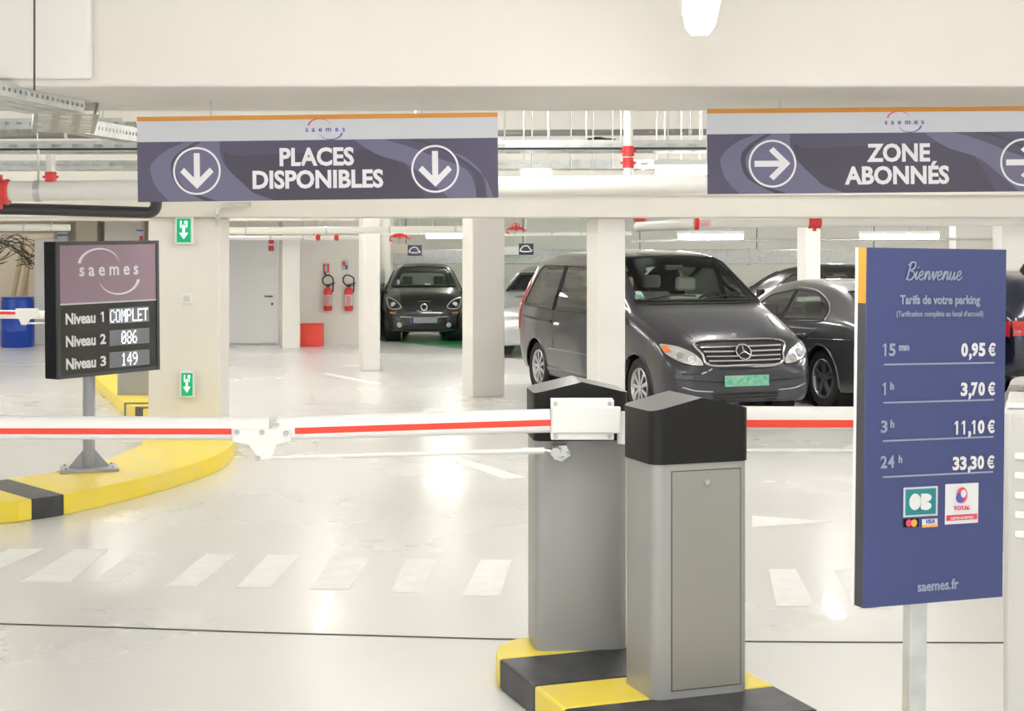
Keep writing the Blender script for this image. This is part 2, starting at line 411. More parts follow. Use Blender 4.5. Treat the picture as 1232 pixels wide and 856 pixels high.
# centre island: lane axis direction
fx,fy=0.336,-0.942; lx,ly=0.942,0.336
def L2(a,b,o=(0.55,6.5)): return (o[0]+fx*a+lx*b,o[1]+fy*a+ly*b)
r=0.20; io=[]
for a,b in ((-0.50,-0.48),(-0.62,-0.43),(-0.70,-0.33),(-0.74,-0.2),(-0.74,0.1),(-0.70,0.26),(-0.60,0.38),(-0.5,0.43),(1.1,0.43),(1.1,-0.50),(-0.42,-0.50)):
    io.append(L2(a,b))
ts0=fx*0.55+fy*6.5
island('kerb_island','black and yellow striped kerb island under two barrier cabinets',io,0.13,((fx,fy),[ts0-1.2,ts0-0.40,ts0+0.037,ts0+0.36,ts0+0.71,ts0+1.2]),['yellow','black'])
# ------------------------------------------------------------ lamps
def lamp(loc,label,L=1.3,w=0.12,rz=0.0,group=None):
    t=empty('ceiling_light',loc,rz,label,'light',group)
    MB().box((0,0,0.045),(w,L,0.05)).build('housing','white',t,bevel=0.01)
    pr=[(-w*0.42,0.02),(-w*0.40,-0.02),(-w*0.22,-0.05),(w*0.22,-0.05),(w*0.40,-0.02),(w*0.42,0.02)]
    mb=MB(); n=len(pr)
    vs=[(x,-L/2+0.02,z) for x,z in pr]+[(x,L/2-0.02,z) for x,z in pr]
    mb.add(vs,[tuple(range(n)),tuple(range(n,2*n))]+[(k,(k+1)%n,n+(k+1)%n,n+k) for k in range(n)])
    mb.build('diffuser','tube',t)
    if loc[2]<3.15:
        for s in (-0.35,0.35): MB().tube([(0,s*L,0.07),(0,s*L,3.25-loc[2])],0.006,6).build('hanger','galv',t)
    return t
lamp((0.618,4.93,2.76),'bright tube light at the top of the photo before the beam',1.5,0.135,-0.10)
ORD=['first','second','third','fourth','fifth','sixth','seventh','eighth']
def added_lamp_row(xs,Y,where,group):  # rows of lamps out of view, added to light the hall
    for i,X in enumerate(xs): lamp((X,Y,3.17),'%s added unseen light from the left in the row %s'%(ORD[i],where),1.3,0.12,0,group)
added_lamp_row((-9,9),4.6,'before the front beam','added lights before the front beam')
added_lamp_row((-8,-4,0,4,8),1.2,'above the viewpoint','added lights behind the viewpoint')
added_lamp_row((-8,-4,0,4,8),-3,'behind the viewpoint','added lights behind the viewpoint')
added_lamp_row((-8,0,8),8.8,'just behind the front beam','added lights over the cable trays')
added_lamp_row((-10,-5.5,-1.2,3.4,8,11.5),12.95,'over the cable trays','added lights over the cable trays')
added_lamp_row((-9,-5.5,-2.6,3,7,11),17.6,'over the nose of the van','added lights over the parking bays')
added_lamp_row((-9,-5.5,-2.6,0.6,4.5,8,11.5),21.3,'over the tail of the van','added lights over the parking bays')
added_lamp_row((-10.5,-5,-1,3,7,11),26.2,'before the extinguisher wall','added lights over the parking bays')
added_lamp_row((-1,3,7,11),33.5,'over the small black car','added lights over the parking bays')
added_lamp_row((-10.8,),31.6,'inside the barrel recess','added lights over the parking bays')  # hidden lamp added to brighten the dark recess
g=P(826,203,11.8); lamp((g.x+0.12,g.y,g.z),'glowing tube light left of the zone sign below the trays',0.75,0.10,PI/2)
g=P(645,211,12.6); lamp((g.x,g.y,g.z+0.02),'short white light between the two hanging signs',0.28,0.08,PI/2)
g=P(855,284,23); lamp((g.x,g.y,g.z),'tube light above the roof of the dark van',1.0,0.10,PI/2)
g=P(1082,284,23); lamp((g.x,g.y,g.z),'tube light above the blue tariff panel',1.2,0.10,PI/2)
g=P(540,283,26); lamp((g.x,g.y,g.z),'far tube light above the small black car',0.8,0.10,PI/2)
# ------------------------------------------------------------ pipes, trays, duct
def pipe(name,pts,r,m,label,cat='pipe',n=16,coup=(),group=None,cm='red',hang=()):
    t=empty(name,Vector(pts[0]),0,label,cat,group); o=Vector(pts[0])
    MB().tube([Vector(p)-o for p in pts],r,n).build('pipe_run',m,t,smooth=True)
    for c,dr in coup:
        c=Vector(c)-o; dv=Vector(dr).normalized()
        mb=MB(); mb.tube([c-dv*r*1.1,c-dv*r*0.9,c-dv*r*0.5,c+dv*r*0.5,c+dv*r*0.9,c+dv*r*1.1],r,14,rs=[r*1.15,r*1.32,r*1.22,r*1.22,r*1.32,r*1.15])
        side=dv.cross(Vector((0,1,0))); side=side.normalized() if side.length>0.1 else Vector((0,0,1))
        for s in (-1,1): mb.box(c+side*s*r*1.45,(r*0.55,r*0.55,r*0.55)); 
        mb.build('red_coupling',cm,t,smooth=True)
    for hx in hang:
        A=Vector(pts[0])-o; B=Vector(pts[-1])-o; q=A+(B-A)*hx
        MB().tube([q,(q.x,q.y,3.25-o.z)],0.006,6).build('pipe_hanger','galv',t)
        MB().tube([q-Vector((0.015,0,0)),q+Vector((0.015,0,0))],r*1.1,14).build('pipe_clip','galv',t,smooth=True)
    return t
a=P(-120,231.5,9.9); b=P(1400,216,9.9)
mid=P(756,205,9.9)
pipe('sprinkler_main',[a,b],0.064,'whitep','thick cream main pipe running behind both hanging signs',coup=[(P(-1,231,9.9),(1,0,0))])
v0=P(756,213,9.9); pipe('sprinkler_riser',[v0,(v0.x,v0.y,3.25)],0.030,'whitep','vertical cream pipe with two red couplings between the signs',coup=[(P(756,196,9.9),(0,0,1)),(P(756,182,9.9),(0,0,1))])
v0=P(61,219,9.9); pipe('sprinkler_riser',[v0,(v0.x,v0.y,2.52)],0.029,'whitep','short cream riser with red collar left of places sign',coup=[(P(61,213,9.9),(0,0,1))])
st=MB()
for px,w_ in ((46,0.0),(0,0)):
    pass
c=P(46,230,9.9); st.lathe([(0.065,-0.02),(0.069,-0.02),(0.069,0.02),(0.065,0.02)],20,Matrix.Translation(c),'X'); st.tube([(c.x,c.y,c.z+0.068),(c.x,c.y,2.55)],0.008,6)
tag(st.build('pipe_strap','galv',smooth=True),'steel strap holding the cream pipe at upper left','bracket')
a=P(-120,249,10.5); e=P(178,256,10.5); pts=[a,P(60,252.5,10.5),e]
for k in range(1,7):
    an=PI/2*k/6; pts.append(Vector((e.x+0.055*math.sin(an),e.y,e.z+0.055*(1-math.cos(an)))))
pts.append(Vector((e.x+0.055,e.y,2.56)))
pipe('drain_pipe',pts,0.04,'blackp','black drain pipe with an upturned elbow at upper left')
a=P(575,160,13.6); b=P(900,158.5,13.6); pipe('insulated_pipe',[P(-100,164,13.6),P(1400,156,13.6)],0.028,'darkpipe','dark horizontal pipe hung high above the cable trays',hang=(0.12,0.4,0.62,0.85))
def tray(name,p0,p1,w,hh,label,slot=0.07,bottom=True):
    p0=Vector(p0); p1=Vector(p1); L=(p1-p0).length; rz=math.atan2(p1.y-p0.y,p1.x-p0.x)
    t=empty(name,p0,0,label,'cable tray'); t.rotation_euler=(0,-math.asin((p1.z-p0.z)/L),rz)
    for s in (-1,1):
        mb=MB(); y=s*w/2
        mb.bx(0,L,y-0.002,y+0.002,hh*0.66,hh); mb.bx(0,L,y-0.002,y+0.002,0,hh*0.40)
        mb.box((L/2,y-s*0.006,hh),(L,0.014,0.003))
        x=0
        while x<L:
            mb.bx(x,x+slot*0.55,y-0.002,y+0.002,hh*0.40,hh*0.66); x+=slot
        mb.build('side_rail','galv',t)
    mb=MB()
    nb=3
    for i in range(nb+1):
        y=-w/2+w*i/nb; mb.bx(0,L,max(-w/2,y-0.02),min(w/2,y+0.02),0,0.002)
    x=0
    while x<L:
        mb.bx(x,x+slot*0.66,-w/2,w/2,0,0.0022); x+=slot
    mb.build('perforated_base','galv',t)
    return t
zt=2.545
ta=tray('cable_tray',(-9,10.35,zt),(9,10.2,zt+0.02),0.30,0.07,'long galvanised tray crossing behind the signs, upper of two',0.14)
tb=tray('cable_tray',(-9,12.35,zt-0.02),(9,12.2,zt),0.30,0.07,'long galvanised tray crossing behind the signs, lower of two',0.14)
for tt_,pxs,yy in ((ta,(607,661,706,748,801,846,40,120),10.28),(tb,(640,686,712,735,787,816,838),12.28)):
    for px in pxs:
        x=(px-616)*yy/F; MB().tube([(x+9,yy-tt_.location.y+(0.135 if yy<11 else -0.135),0.0),(x+9,yy-tt_.location.y+(0.135 if yy<11 else -0.135),3.25-tt_.location.z)],0.006,6).build('hanger_rod','galv',tt_)
tray('cable_tray',(-9,9.2,zt+0.05),(-2.2,8.85,zt+0.05),0.28,0.06,'galvanised tray just under the beam at upper left')
q0=P(-70,96,6.4); q1=P(66,133,7.4)
tray('cable_tray',(q0.x,q0.y,2.58),(q1.x,q1.y,2.57),0.30,0.06,'nearest perforated tray at the left edge of the ceiling',0.05)
q2=P(76,146,7.75); q3=P(160,166,8.6)
tray('cable_tray',(q1.x+0.05,q1.y+0.03,2.57),(q2.x,q2.y,2.50),0.30,0.06,'short bent tray joining two trays at upper left',0.05)
tray('cable_tray',(q2.x+0.05,q2.y+0.03,2.50),(q3.x,q3.y,2.51),0.10,0.075,'narrow tray with pierced rail ending at the places sign',0.05)
rd=P(37,60,6.55); tag(MB().tube([(rd.x,6.6,3.25),(rd.x,6.6,2.60)],0.005,6).build('tray_rod','dark'),'thin dark rod holding the left tray below the ceiling','rod')
# cables lying on trays
for i in range(3):
    pts=[]; y0=10.36-0.09*i
    for k in range(40):
        pts.append((-9+k*0.45,y0+random.uniform(-.012,.012)-0.15*k/40,zt+0.014+0.02*k/40))
    tag(MB().tube(pts,0.007,6).build('cable','cable',smooth=True),('dark cable lying along the far side of the upper tray','dark cable lying along the middle of the upper tray','dark cable lying along the near side of the upper tray')[i],'cable')
def ivy(c,n,r,name,m,label,cat,asp=0.35):
    mb=MB()
    for i in range(n):
        pts=[]; a=random.uniform(0,6.28)
        for k in range(7): pts.append((c.x+r*math.cos(a+k*0.8)*random.uniform(.3,1)*1.6,c.y+random.uniform(-.04,.04),c.z+r*asp*math.sin(a*2+k)*random.uniform(.3,1)))
        mb.tube(crom(pts,3),0.008,5)
    return tag(mb.build(name,m,smooth=True),label,cat)
ivy(P(722,170,12.3),9,0.10,'cable_bundle','cable','tangled dark cables on the tray beside the cream riser','cable')
# right hand white pipe beyond the rear beam
pp=[P(765,270,20.5),P(790,272,18.4)]
pp=[P(768,273,20),P(800,271,18),P(860,269,16.9),P(980,266.5,16.8),P(1500,264,16.8)]
pipe('sprinkler_main',pp,0.062,'white','white pipe with bright red coupling above the parked saloon',coup=[(P(980,266.5,16.8),(1,0,0))])
for px in (770,838):
    c=P(px,269,17.0); tag(MB().lathe([(0.05,-0.03),(0.075,-0.02),(0.075,0.02),(0.05,0.03)],14,Matrix.Translation(c+Vector((0,0,0.05 if px==770 else 0.0))),'X' if px==838 else 'Z').tube([(c.x,c.y,c.z+0.07),(c.x,c.y,3.25)],0.006,6).build('pipe_clamp','red',smooth=True),('small red clamp on the white pipe above van' if px==838 else 'small pink red sprinkler head over the van roof'),'clamp')
a=P(255,278,20.0); b=P(600,276,20.0); pipe('sprinkler_pipe',[a,b],0.045,'whitep','cream pipe crossing above the grey service door',hang=(0.12,0.4,0.62,0.85))
a=P(255,286.5,26.0); b=P(432,286,26); pipe('sprinkler_pipe',[a,b],0.035,'white','thin white pipe across the top of the extinguisher wall',hang=(0.12,0.4,0.62,0.85),coup=[(P(383,286,26),(1,0,0)),(P(405,286,26),(1,0,0))])
a=P(440,281,27.5); b=P(600,280,27.5); pipe('sprinkler_pipe',[a,b],0.03,'white','thin white pipe above the small black car',hang=(0.12,0.4,0.62,0.85))
a=P(600,282,24.5); b=P(760,281,24.5); pipe('sprinkler_pipe',[a,b],0.03,'whitep','thin cream pipe above the rear of the van',hang=(0.12,0.4,0.62,0.85))
a=P(-60,274,26); b=P(84,274,26); pipe('sprinkler_pipe',[a,b],0.055,'whitep','cream pipe above the barrel recess at far left',hang=(0.12,0.4,0.62,0.85))
a=P(760,290,25); b=P(1300,287,25); pipe('conduit',[a,b],0.02,'galv','thin grey conduit behind the tube lights at right',hang=(0.12,0.4,0.62,0.85))
def valve(c,s,label):
    t=empty('sprinkler_valve',c,0,label,'valve'); MB().tube([(0,0,0),(0,0,3.25-c.z)],0.012,6).build('valve_hanger','galv',t)
    mb=MB(); mb.tube([(-0.14*s,0,0),(0.14*s,0,0)],0.035*s,12); mb.tube([(0,0,-0.06*s),(0,0,0.1*s)],0.03*s,10)
    mb.tube([(-0.12*s,0,0),(-0.2*s,0,-0.02*s),(-0.21*s,0,-0.1*s),(-0.15*s,0,-0.11*s)],0.022*s,8); mb.tube([(0.1*s,0,0.02*s),(0.2*s,0,-0.06*s),(0.22*s,0,-0.02*s)],0.022*s,8)
    mb.build('valve_body','red',t,smooth=True)
    w=MB(); 
    n=16; pts=[(0.075*s*math.cos(2*PI*k/n),-0.06*s,0.05*s+0.075*s*math.sin(2*PI*k/n)) for k in range(n+1)]; w.tube(pts,0.012*s,6)
    w.tube([(-0.07*s,-0.06*s,0.05*s),(0.07*s,-0.06*s,0.05*s)],0.009*s,6); w.tube([(0,-0.06*s,-0.02*s),(0,-0.06*s,0.12*s)],0.009*s,6); w.tube([(0,0,0.05*s),(0,-0.06*s,0.05*s)],0.012*s,6)
    w.build('handwheel','red',t,smooth=True)
valve(P(621,275,19.0),0.55,'dark red valve assembly above the rear of the van')
valve(P(481,284,24.5),0.75,'red valve assembly above the small black car roof')
valve(P(383,279,26),0.4,'small red sprinkler tee on the pipe above the extinguishers')
g0=P(452,309,35.5); g1=P(1300,309,35.5)
dt=empty('ventilation_duct',(g0.x+0.2,35.5,g0.z),0,'long grey metal duct along the far back wall','duct')
MB().bx(0,12.4,-0.25,0.25,-0.17,0.17).build('duct_shell','galv',dt,bevel=0.02)
for k in range(8): MB().bx(0.9+k*1.5,0.94+k*1.5,-0.27,0.27,-0.19,0.19).build('duct_flange','galv',dt)
sp=MB()
for k in range(5): sp.tube([(0.5+k*2.7,0,0.17),(0.5+k*2.7,0,3.25-g0.z)],0.01,6)
sp.build('duct_hanger','dark',dt)
# ------------------------------------------------------------ hanging signs
def tab_rect(u0,v0,u1,v1): return [(u0,v0),(u1,v0),(u1,v1),(u0,v1)]
def hanging_sign(px0,py0,Wp,label,lines,arrow,circs,logo_u,tu,Y=7.35,slope=0.0125):
    s=Y/F; H=101.5; o=P(px0,py0,Y)
    t=empty('hanging_sign',o,0,label,'sign',rot=(0,-(-slope),0))
    t.rotation_euler=(0,-slope,0)
    W=Wp*s; Hm=H*s
    T=lambda u,v:(u*s,-v*s)
    MB().bx(0,W,-0.012,0.012,-Hm,0).build('panel','signwhite',t)
    def rect(name,m,u0,v0,u1,v1,y):
        a=T(u0,v0); b=T(u1,v1); return MB().bx(a[0],b[0],y,y+0.001,b[1],a[1]).build(name,m,t)
    rect('orange_band','orange',0,-0.5,Wp,5,-0.0145)
    rect('purple_field','purple',0,30,Wp,H+0.5,-0.0145)
    R=ccw(tab_rect(0,30.5,Wp,H))
    k=1/2.738
    def c(pts,du=0): return [((x-15)*k+du,(y-60)*k) for x,y in pts]
    sw=[band(c([(195,120),(185,138),(110,170),(65,210),(58,240),(75,290),(120,340)]),c([(300,120),(290,138),(288,180),(310,230),(370,290),(400,315),(470,340)]),R,-0.0160,T)]
    sw[0].build('swoosh','purple2',t)
    band(c([(240,120),(215,138),(150,180),(125,220),(140,280),(190,315),(240,340)]),c([(255,120),(235,138),(165,185),(140,230),(160,285),(210,315),(280,340)]),R,-0.0163,T).build('swoosh','purple3',t)
    band(c([(300,170),(340,190),(500,185),(700,180),(800,175),(880,200)]),c([(310,400),(450,400),(600,400),(800,400),(900,400),(1000,400)]),R,-0.0152,T).build('swoosh','purple3',t)
    band(c([(690,125),(715,135),(800,190),(900,225),(960,270),(1040,340)]),c([(770,120),(800,135),(900,165),(1000,205),(1100,250),(1135,340)]),R,-0.0160,T).build('swoosh','purple2',t)
    band(c([(860,130),(960,150),(1060,190),(1140,260),(1160,340)]),c([(860,138),(960,158),(1050,198),(1120,262),(1128,340)]),R,-0.0163,T).build('swoosh','purple3',t)
    band(c([(1060,190),(1100,210),(1150,262),(1165,340)]),c([(1060,195),(1110,230),(1158,275),(1185,340)]),R,-0.0165,T).build('swoosh','purple2',t)
    # lettering
    for txt,(uc,vb,size,sx) in lines:
        mb=text_mb(txt,size*s*1.42,sx,0.0040); mb=on_front(mb,T(uc,vb)[0],T(uc,vb)[1],-0.0175); mb.build('lettering','letter',t)
    for cu,cv in circs:
        x,z=T(cu,cv); r0=28.7*s; r1=26.3*s; n=48; mb=MB(); vs=[]
        for i in range(n):
            a=2*PI*i/n
            for rr in (r0,r1): vs.append((x+rr*math.cos(a),-0.018,z+rr*math.sin(a)))
        mb.add(vs,[(2*i,2*i+1,(2*i+3)%(2*n),(2*i+2)%(2*n)) for i in range(n)])
        pl=[(-3.6,-21.5),(3.6,-21.5),(3.6,8),(15.5,-4),(20,1.3),(0,21.5),(-20,1.3),(-15.5,-4),(-3.6,8)]
        if arrow=='right': pl=[(b,-a) for a,b in pl]
        vs=[(x+a*s,-0.018,z-b*s) for a,b in pl]
        if arrow=='right':   # split concave outline in convex pieces
            pcs=[[0,1,2,8],[8,2,5],[2,3,4,5],[5,6,7,8]]
        else: pcs=[[0,1,2,8],[8,2,5],[2,3,4,5],[5,6,7,8]]
        mb.add(vs,[tuple(p) for p in pcs]); mb.build('arrow_symbol','letter',t)
    x,z=T(logo_u,17); 
    mb=text_mb('saemes',9.0*s,1.05,0.0004,spacing=1.85); on_front(mb,x,z-3*s,-0.0145).build('logo_lettering','logo_blue',t)
    u_,d_=arc_logo(x,z,13.5*s,-0.0146); 
    for mbb,m in ((u_,'logo_red'),(d_,'logo_blue')):
        mbb.build('logo_arc',m,t)
    for uu in (88,342): MB().tube([(uu*s,0,0),(uu*s,0,2.635-o.z-uu*s*slope)],0.004,6).build('hanger','galv',t)
    return t
hanging_sign(165.5,141.5,433,'wide purple hanging sign reading PLACES DISPONIBLES with down arrows',
   (('PLACES',(215,60,20.5,0.93)),('DISPONIBLES',(216,87,20.5,0.93))),'down',((71.5,65.5),(357.5,66.5)),226,0)
hanging_sign(850,132,466,'wide purple hanging sign reading ZONE ABONNÉS with right arrows',
   (('ZONE',(230,64,20.5,0.93)),('ABONNÉS',(228,91,20.5,0.93))),'right',((78,66),(380,67)),237,0,slope=0.009)
# ------------------------------------------------------------ counter sign on the left
GL5={'0':'01110 10001 10011 10101 11001 10001 01110','8':'01110 10001 10001 01110 10001 10001 01110','6':'00110 01000 10000 11110 10001 10001 01110',
'1':'00100 01100 00100 00100 00100 00100 01110','4':'00010 00110 01010 10010 11111 00010 00010','9':'01110 10001 10001 01111 00001 00010 01100',
'C':'01110 10001 10000 10000 10000 10001 01110','O':'01110 10001 10001 10001 10001 10001 01110','M':'10001 11011 10101 10101 10001 10001 10001',
'P':'11110 10001 10001 11110 10000 10000 10000','L':'10000 10000 10000 10000 10000 10000 11111','E':'11111 10000 10000 11110 10000 10000 11111','T':'11111 00100 00100 00100 00100 00100 00100'}
bl=P(68.8,457,11.75); br=P(191.6,445.3,12.55)
s_rz=math.atan2(br.y-bl.y,br.x-bl.x); SW=(Vector((br.x,br.y))-Vector((bl.x,bl.y))).length
SH=166*11.75/F
base=G(107,566,0.15)
t=empty('counter_sign',(bl.x,bl.y,bl.z),s_rz,'framed electronic counter sign showing free places per level on grey pole','sign')
t.rotation_euler=(0,-0.012,s_rz)
MB().bx(0,SW,0.006,0.15,0,SH).build('case','navy',t,bevel=0.004)
fm=MB(); e=0.028
fm.bx(0,SW,-0.012,0.01,0,e); fm.bx(0,SW,-0.012,0.01,SH-e,SH); fm.bx(0,e,-0.012,0.01,e,SH-e); fm.bx(SW-e,SW,-0.012,0.01,e,SH-e)
fm.build('frame','frame',t,bevel=0.003)
mz=SH*0.548
MB().bx(e,SW-e,-0.004,0.006,mz,SH-e).build('mauve_panel','mauve',t)
MB().bx(e,SW-e,-0.004,0.006,e,mz-0.012).build('display_panel','screen',t)
MB().bx(e,SW-e,-0.007,0.006,mz-0.012,mz).build('divider','signwhite',t)
cx=SW*0.50
on_front(text_mb('saemes',0.142,0.95,0.0030,spacing=1.55),cx,SH*0.745,-0.006).build('logo_lettering','letter',t)
for mbb in arc_logo(cx,SH*0.772,SW*0.195,-0.0065): mbb.build('logo_arc','letter',t)
for i,(txt,z) in enumerate((('COMPLET',0.435),('086',0.270),('149',0.105))):
    zz=SH*z
    merge(on_front(text_mb('Niveau',0.118,0.86,0.0035,align='LEFT'),SW*0.075,zz-0.040,-0.006),on_front(num_mb(str(i+1),0.115,0.95,0.003,'LEFT'),SW*0.405,zz-0.040,-0.006)).build('lettering','letter',t)
    x0,x1=SW*0.495,SW*0.895; hh=0.062
    MB().bx(x0,x1,-0.006,-0.004,zz-hh,zz+hh).build('led_window','ledbg',t)
    n=len(txt); adv=(x1-x0-0.012)/7.0; dx=adv/5.9; dz=hh*2/8.4; xs=(x0+x1)/2-adv*n/2
    mb=MB()
    for j,ch in enumerate(txt):
        for r_,row in enumerate(GL5[ch].split()):
            for c_,b_ in enumerate(row):
                if b_=='1': mb.box((xs+j*adv+(c_+0.5)*dx,-0.0075,zz+(3-r_)*dz),(dx*0.80,0.002,dz*0.72))
    mb.build('led_digits','led',t)
    mb=MB()
    for k in range(9): mb.bx(x0,x1,-0.0066,-0.006,zz-hh+k*hh/4.5,zz-hh+k*hh/4.5+0.003)
    mb.build('led_grid','frame',t)
# pole of its own group: child parts in sign space
inv=(Matrix.Translation(bl)@Matrix.Rotation(s_rz,4,'Z')@Matrix.Rotation(-0.012,4,'Y')).inverted()
def inw(mb): 
    mb.v=[inv@v for v in mb.v]; return mb
bx_,by_=base.x,base.y
inw(MB().tube([(bx_,by_+0.0,0.16),(bx_,by_+0.0,bl.z+0.02)],0.048,18)).build('pole','pole',t,smooth=True)
Rz=Matrix.Translation((bx_,by_,0))@Matrix.Rotation(s_rz*0.35,4,'Z')
inw(MB().box((0,0,0.164),(0.44,0.30,0.026),Rz)).build('base_plate','pole',t,bevel=0.003)
for ang in (0,90,180,270):
    R=Rz@Matrix.Rotation(math.radians(ang),4,'Z')
    mb=MB(); mb.add([(0.04,-0.004,0.175),(0.16,-0.004,0.175),(0.04,-0.004,0.32),(0.04,0.004,0.175),(0.16,0.004,0.175),(0.04,0.004,0.32)],[(0,1,2),(3,5,4),(0,3,4,1),(1,4,5,2),(2,5,3,0)],R)
    inw(mb).build('gusset','pole',t)
for sx in (-1,1):
    for sy in (-1,1):
        inw(MB().tube([Rz@Vector((0.18*sx,0.11*sy,0.175)),Rz@Vector((0.18*sx,0.11*sy,0.19))],0.011,6)).build('bolt','bolt',t)
# ------------------------------------------------------------ tariff panel on the right
TY=4.92
tl_=P(1038.5,298,TY); W1=P(1206,301,TY*1.04); bl_=P(1041,732.5,TY)
rz=math.atan2(W1.y-tl_.y,W1.x-tl_.x); TW=math.hypot(W1.y-tl_.y,W1.x-tl_.x); TH=(tl_-bl_).z
t=empty('tariff_panel',(tl_.x,tl_.y,bl_.z),rz,'tall blue parking tariff panel with white prices on a post at right','sign')
t.rotation_euler=(0,0.014,rz)
MB().bx(0,TW,0.0,0.006,0,TH).build('front_panel','bluesign',t)
MB().bx(0.0,0.012,0.006,0.050,0,TH*0.845).build('side_cover','frame',t)
MB().bx(0.0,0.012,0.006,0.050,TH*0.845,TH).build('side_cover','orange',t)['label']='orange top section of the side cover'
MB().bx(-0.002,TW,0.050,0.064,0,TH).build('back_panel','white',t)
MB().bx(0.012,TW,0.006,0.050,0.004,TH-0.004).build('core','frame',t)
s=TH/434.5
def TT(x,y): # photo px on the panel -> local
    f_=(x-1038.5)/167.5; top=298+3*f_; bot=732.5-14.5*f_
    return (f_*TW*(1.0+0.02*(1-f_)*0), TH*(1-(y-top)/(bot-top)))
def ttxt(txt,x,y,size,sx,m='tletter',bold=0.002,shear=0,al='CENTER',nm='lettering'):
    a=TT(x,y); on_front(text_mb(txt,size*s*1.38,sx,bold,shear,al),a[0],a[1],-0.003).build(nm,m,t)
LT={'e':([[(0,.35),(.35,.5),(.55,.75),(.4,1.0),(.15,.8),(.1,.35),(.3,.02),(.6,.12),(.8,.35)]],.8),
'n':([[(0,.35),(.12,.85),(.2,.9),(.17,.4),(.1,0),(.2,.5),(.45,.95),(.6,.8),(.58,.3),(.7,.03),(.9,.35)]],.9),
'v':([[(0,.35),(.15,.95),(.25,.6),(.35,.02),(.55,.5),(.62,.95),(.75,.8)]],.75),
'u':([[(0,.35),(.12,.95),(.1,.4),(.25,.02),(.5,.35),(.6,.9),(.58,.3),(.72,.03),(.9,.35)]],.9),
'i':([[(0,.3),(.15,.9),(.12,.35),(.22,.02),(.45,.35)],[(.2,1.35),(.24,1.45)]],.45),
'B':([[(.15,0),(.22,1.0),(.3,1.85)],[(0,1.6),(.4,1.95),(.9,1.85),(.85,1.3),(.4,1.05),(.9,.85),(1.0,.4),(.6,0),(.05,.12)]],1.15)}
ux=0.0; A0=TT(1083,337); k_=11.0*s
for ch in 'Bienvenue':
    st,wd=LT[ch]; mb=MB()
    for q in st: mb.tube([(A0[0]+(ux+x+0.22*y)*k_,-0.003,A0[1]+y*k_) for x,y in crom(q,5)],0.0026,6)
    mb.build('script_letter','tletter2',t); ux+=wd
ttxt('Tarifs de votre parking',1125,366,11.0,0.84,'tletter2',0.0011)
ttxt('(Tarification complète au local d’accueil)',1125,381,6.8,0.84,'tletter2',0.0004)
for (a_,b_,pr,y,ly) in (('15','mn','0,95 €',428,437),('1','h','3,70 €',475,483),('3','h','11,10 €',520.5,529),('24','h','33,30 €',563,572.5)):
    q_=TT(1056,y+1); on_front(num_mb(a_,19*s*1.15,0.86,0.0018,'LEFT'),q_[0],q_[1],-0.003).build('lettering','tletter2',t); wd={'15':20,'1':10,'3':11,'24':21}[a_]
    ttxt(b_,1056+wd,y-6,9,0.95,'tletter2',0.0014,al='LEFT')
    q_=TT(1193.5,y+1); on_front(num_mb(pr,21*s*1.15,0.80,0.0026),q_[0],q_[1],-0.003).build('lettering','tletter',t)
    a=TT(1059,ly+2); b=TT(1192,ly-0.5); MB().bx(a[0],b[0],-0.003,0,a[1]-0.0025,a[1]+0.0025).build('price_line','tletter2',t)
ttxt('saemes.fr',1126,710,12.5,0.92,'tletter2',0.0010)
def trect(x0,y0,x1,y1,m,nm,y=-0.002):
    a=TT(x0,y1); b=TT(x1,y0); return MB().bx(a[0],b[0],y-0.001,y,a[1],b[1]).build(nm,m,t)
trect(1083.5,585,1124.5,623,'signwhite','card_logo'); trect(1086,587.5,1122,620.5,'logo_teal','card_logo',-0.0032)
def blob(x,y,rx,ry,m,nm,yy=-0.005,a0=0,a1=360):
    c=TT(x,y); n=24; vs=[(c[0]+rx*s*math.cos(math.radians(a0+(a1-a0)*k/n)),yy,c[1]+ry*s*math.sin(math.radians(a0+(a1-a0)*k/n))) for k in range(n+1)]
    MB().add(vs,[tuple(range(len(vs)))]).build(nm,m,t)
blob(1097,604,8.5,10,'tletter','card_logo',a0=15,a1=345); trect(1104,594,1110,613,'tletter','card_logo',-0.005)
blob(1110,599,8,5,'tletter','card_logo',-0.0052); blob(1110,609,8,5,'tletter','card_logo',-0.0052)
trect(1084,624,1102,635,'navy','card_logo'); blob(1090,629.5,4.5,4.5,'logo_red','card_logo'); blob(1096,629.5,4.5,4.5,'logo_orange','card_logo',-0.0052)
trect(1106,624,1124.5,635,'tletter','card_logo'); trect(1106,631,1124.5,635,'logo_orange','card_logo',-0.004)
on_front(text_mb('VISA',7*s,1.0,0.0004,0.3),TT(1115,630)[0],TT(1115,630)[1],-0.004).build('card_logo','logo_blue',t)
trect(1133.5,581,1174,631.5,'tletter','card_logo'); blob(1153.5,596,8,10,'logo_red','card_logo'); blob(1151,599,6,6.5,'logo_blue','card_logo',-0.0055); blob(1155,594,4,5,'tletter','card_logo',-0.006)
on_front(text_mb('TOTAL',7*s,1.1,0.0004),TT(1153.5,613.5)[0],TT(1153.5,613.5)[1],-0.005).build('card_logo','logo_red',t)
trect(1135,618,1172.5,627,'logo_red','card_logo',-0.004)
on_front(text_mb('CARTES ACCEPTEES',4.2*s,0.9,0.0002),TT(1153.5,624.5)[0],TT(1153.5,624.5)[1],-0.006).build('card_logo','tletter',t)
pc=TW*0.48
MB().bx(pc-0.033,pc+0.033,0.064,0.11,-bl_.z,TH*0.9).build('post','galv',t,bevel=0.004)
MB().bx(pc-0.1,pc+0.1,0.02,0.16,-bl_.z,-bl_.z+0.01).build('base_plate','galv',t)
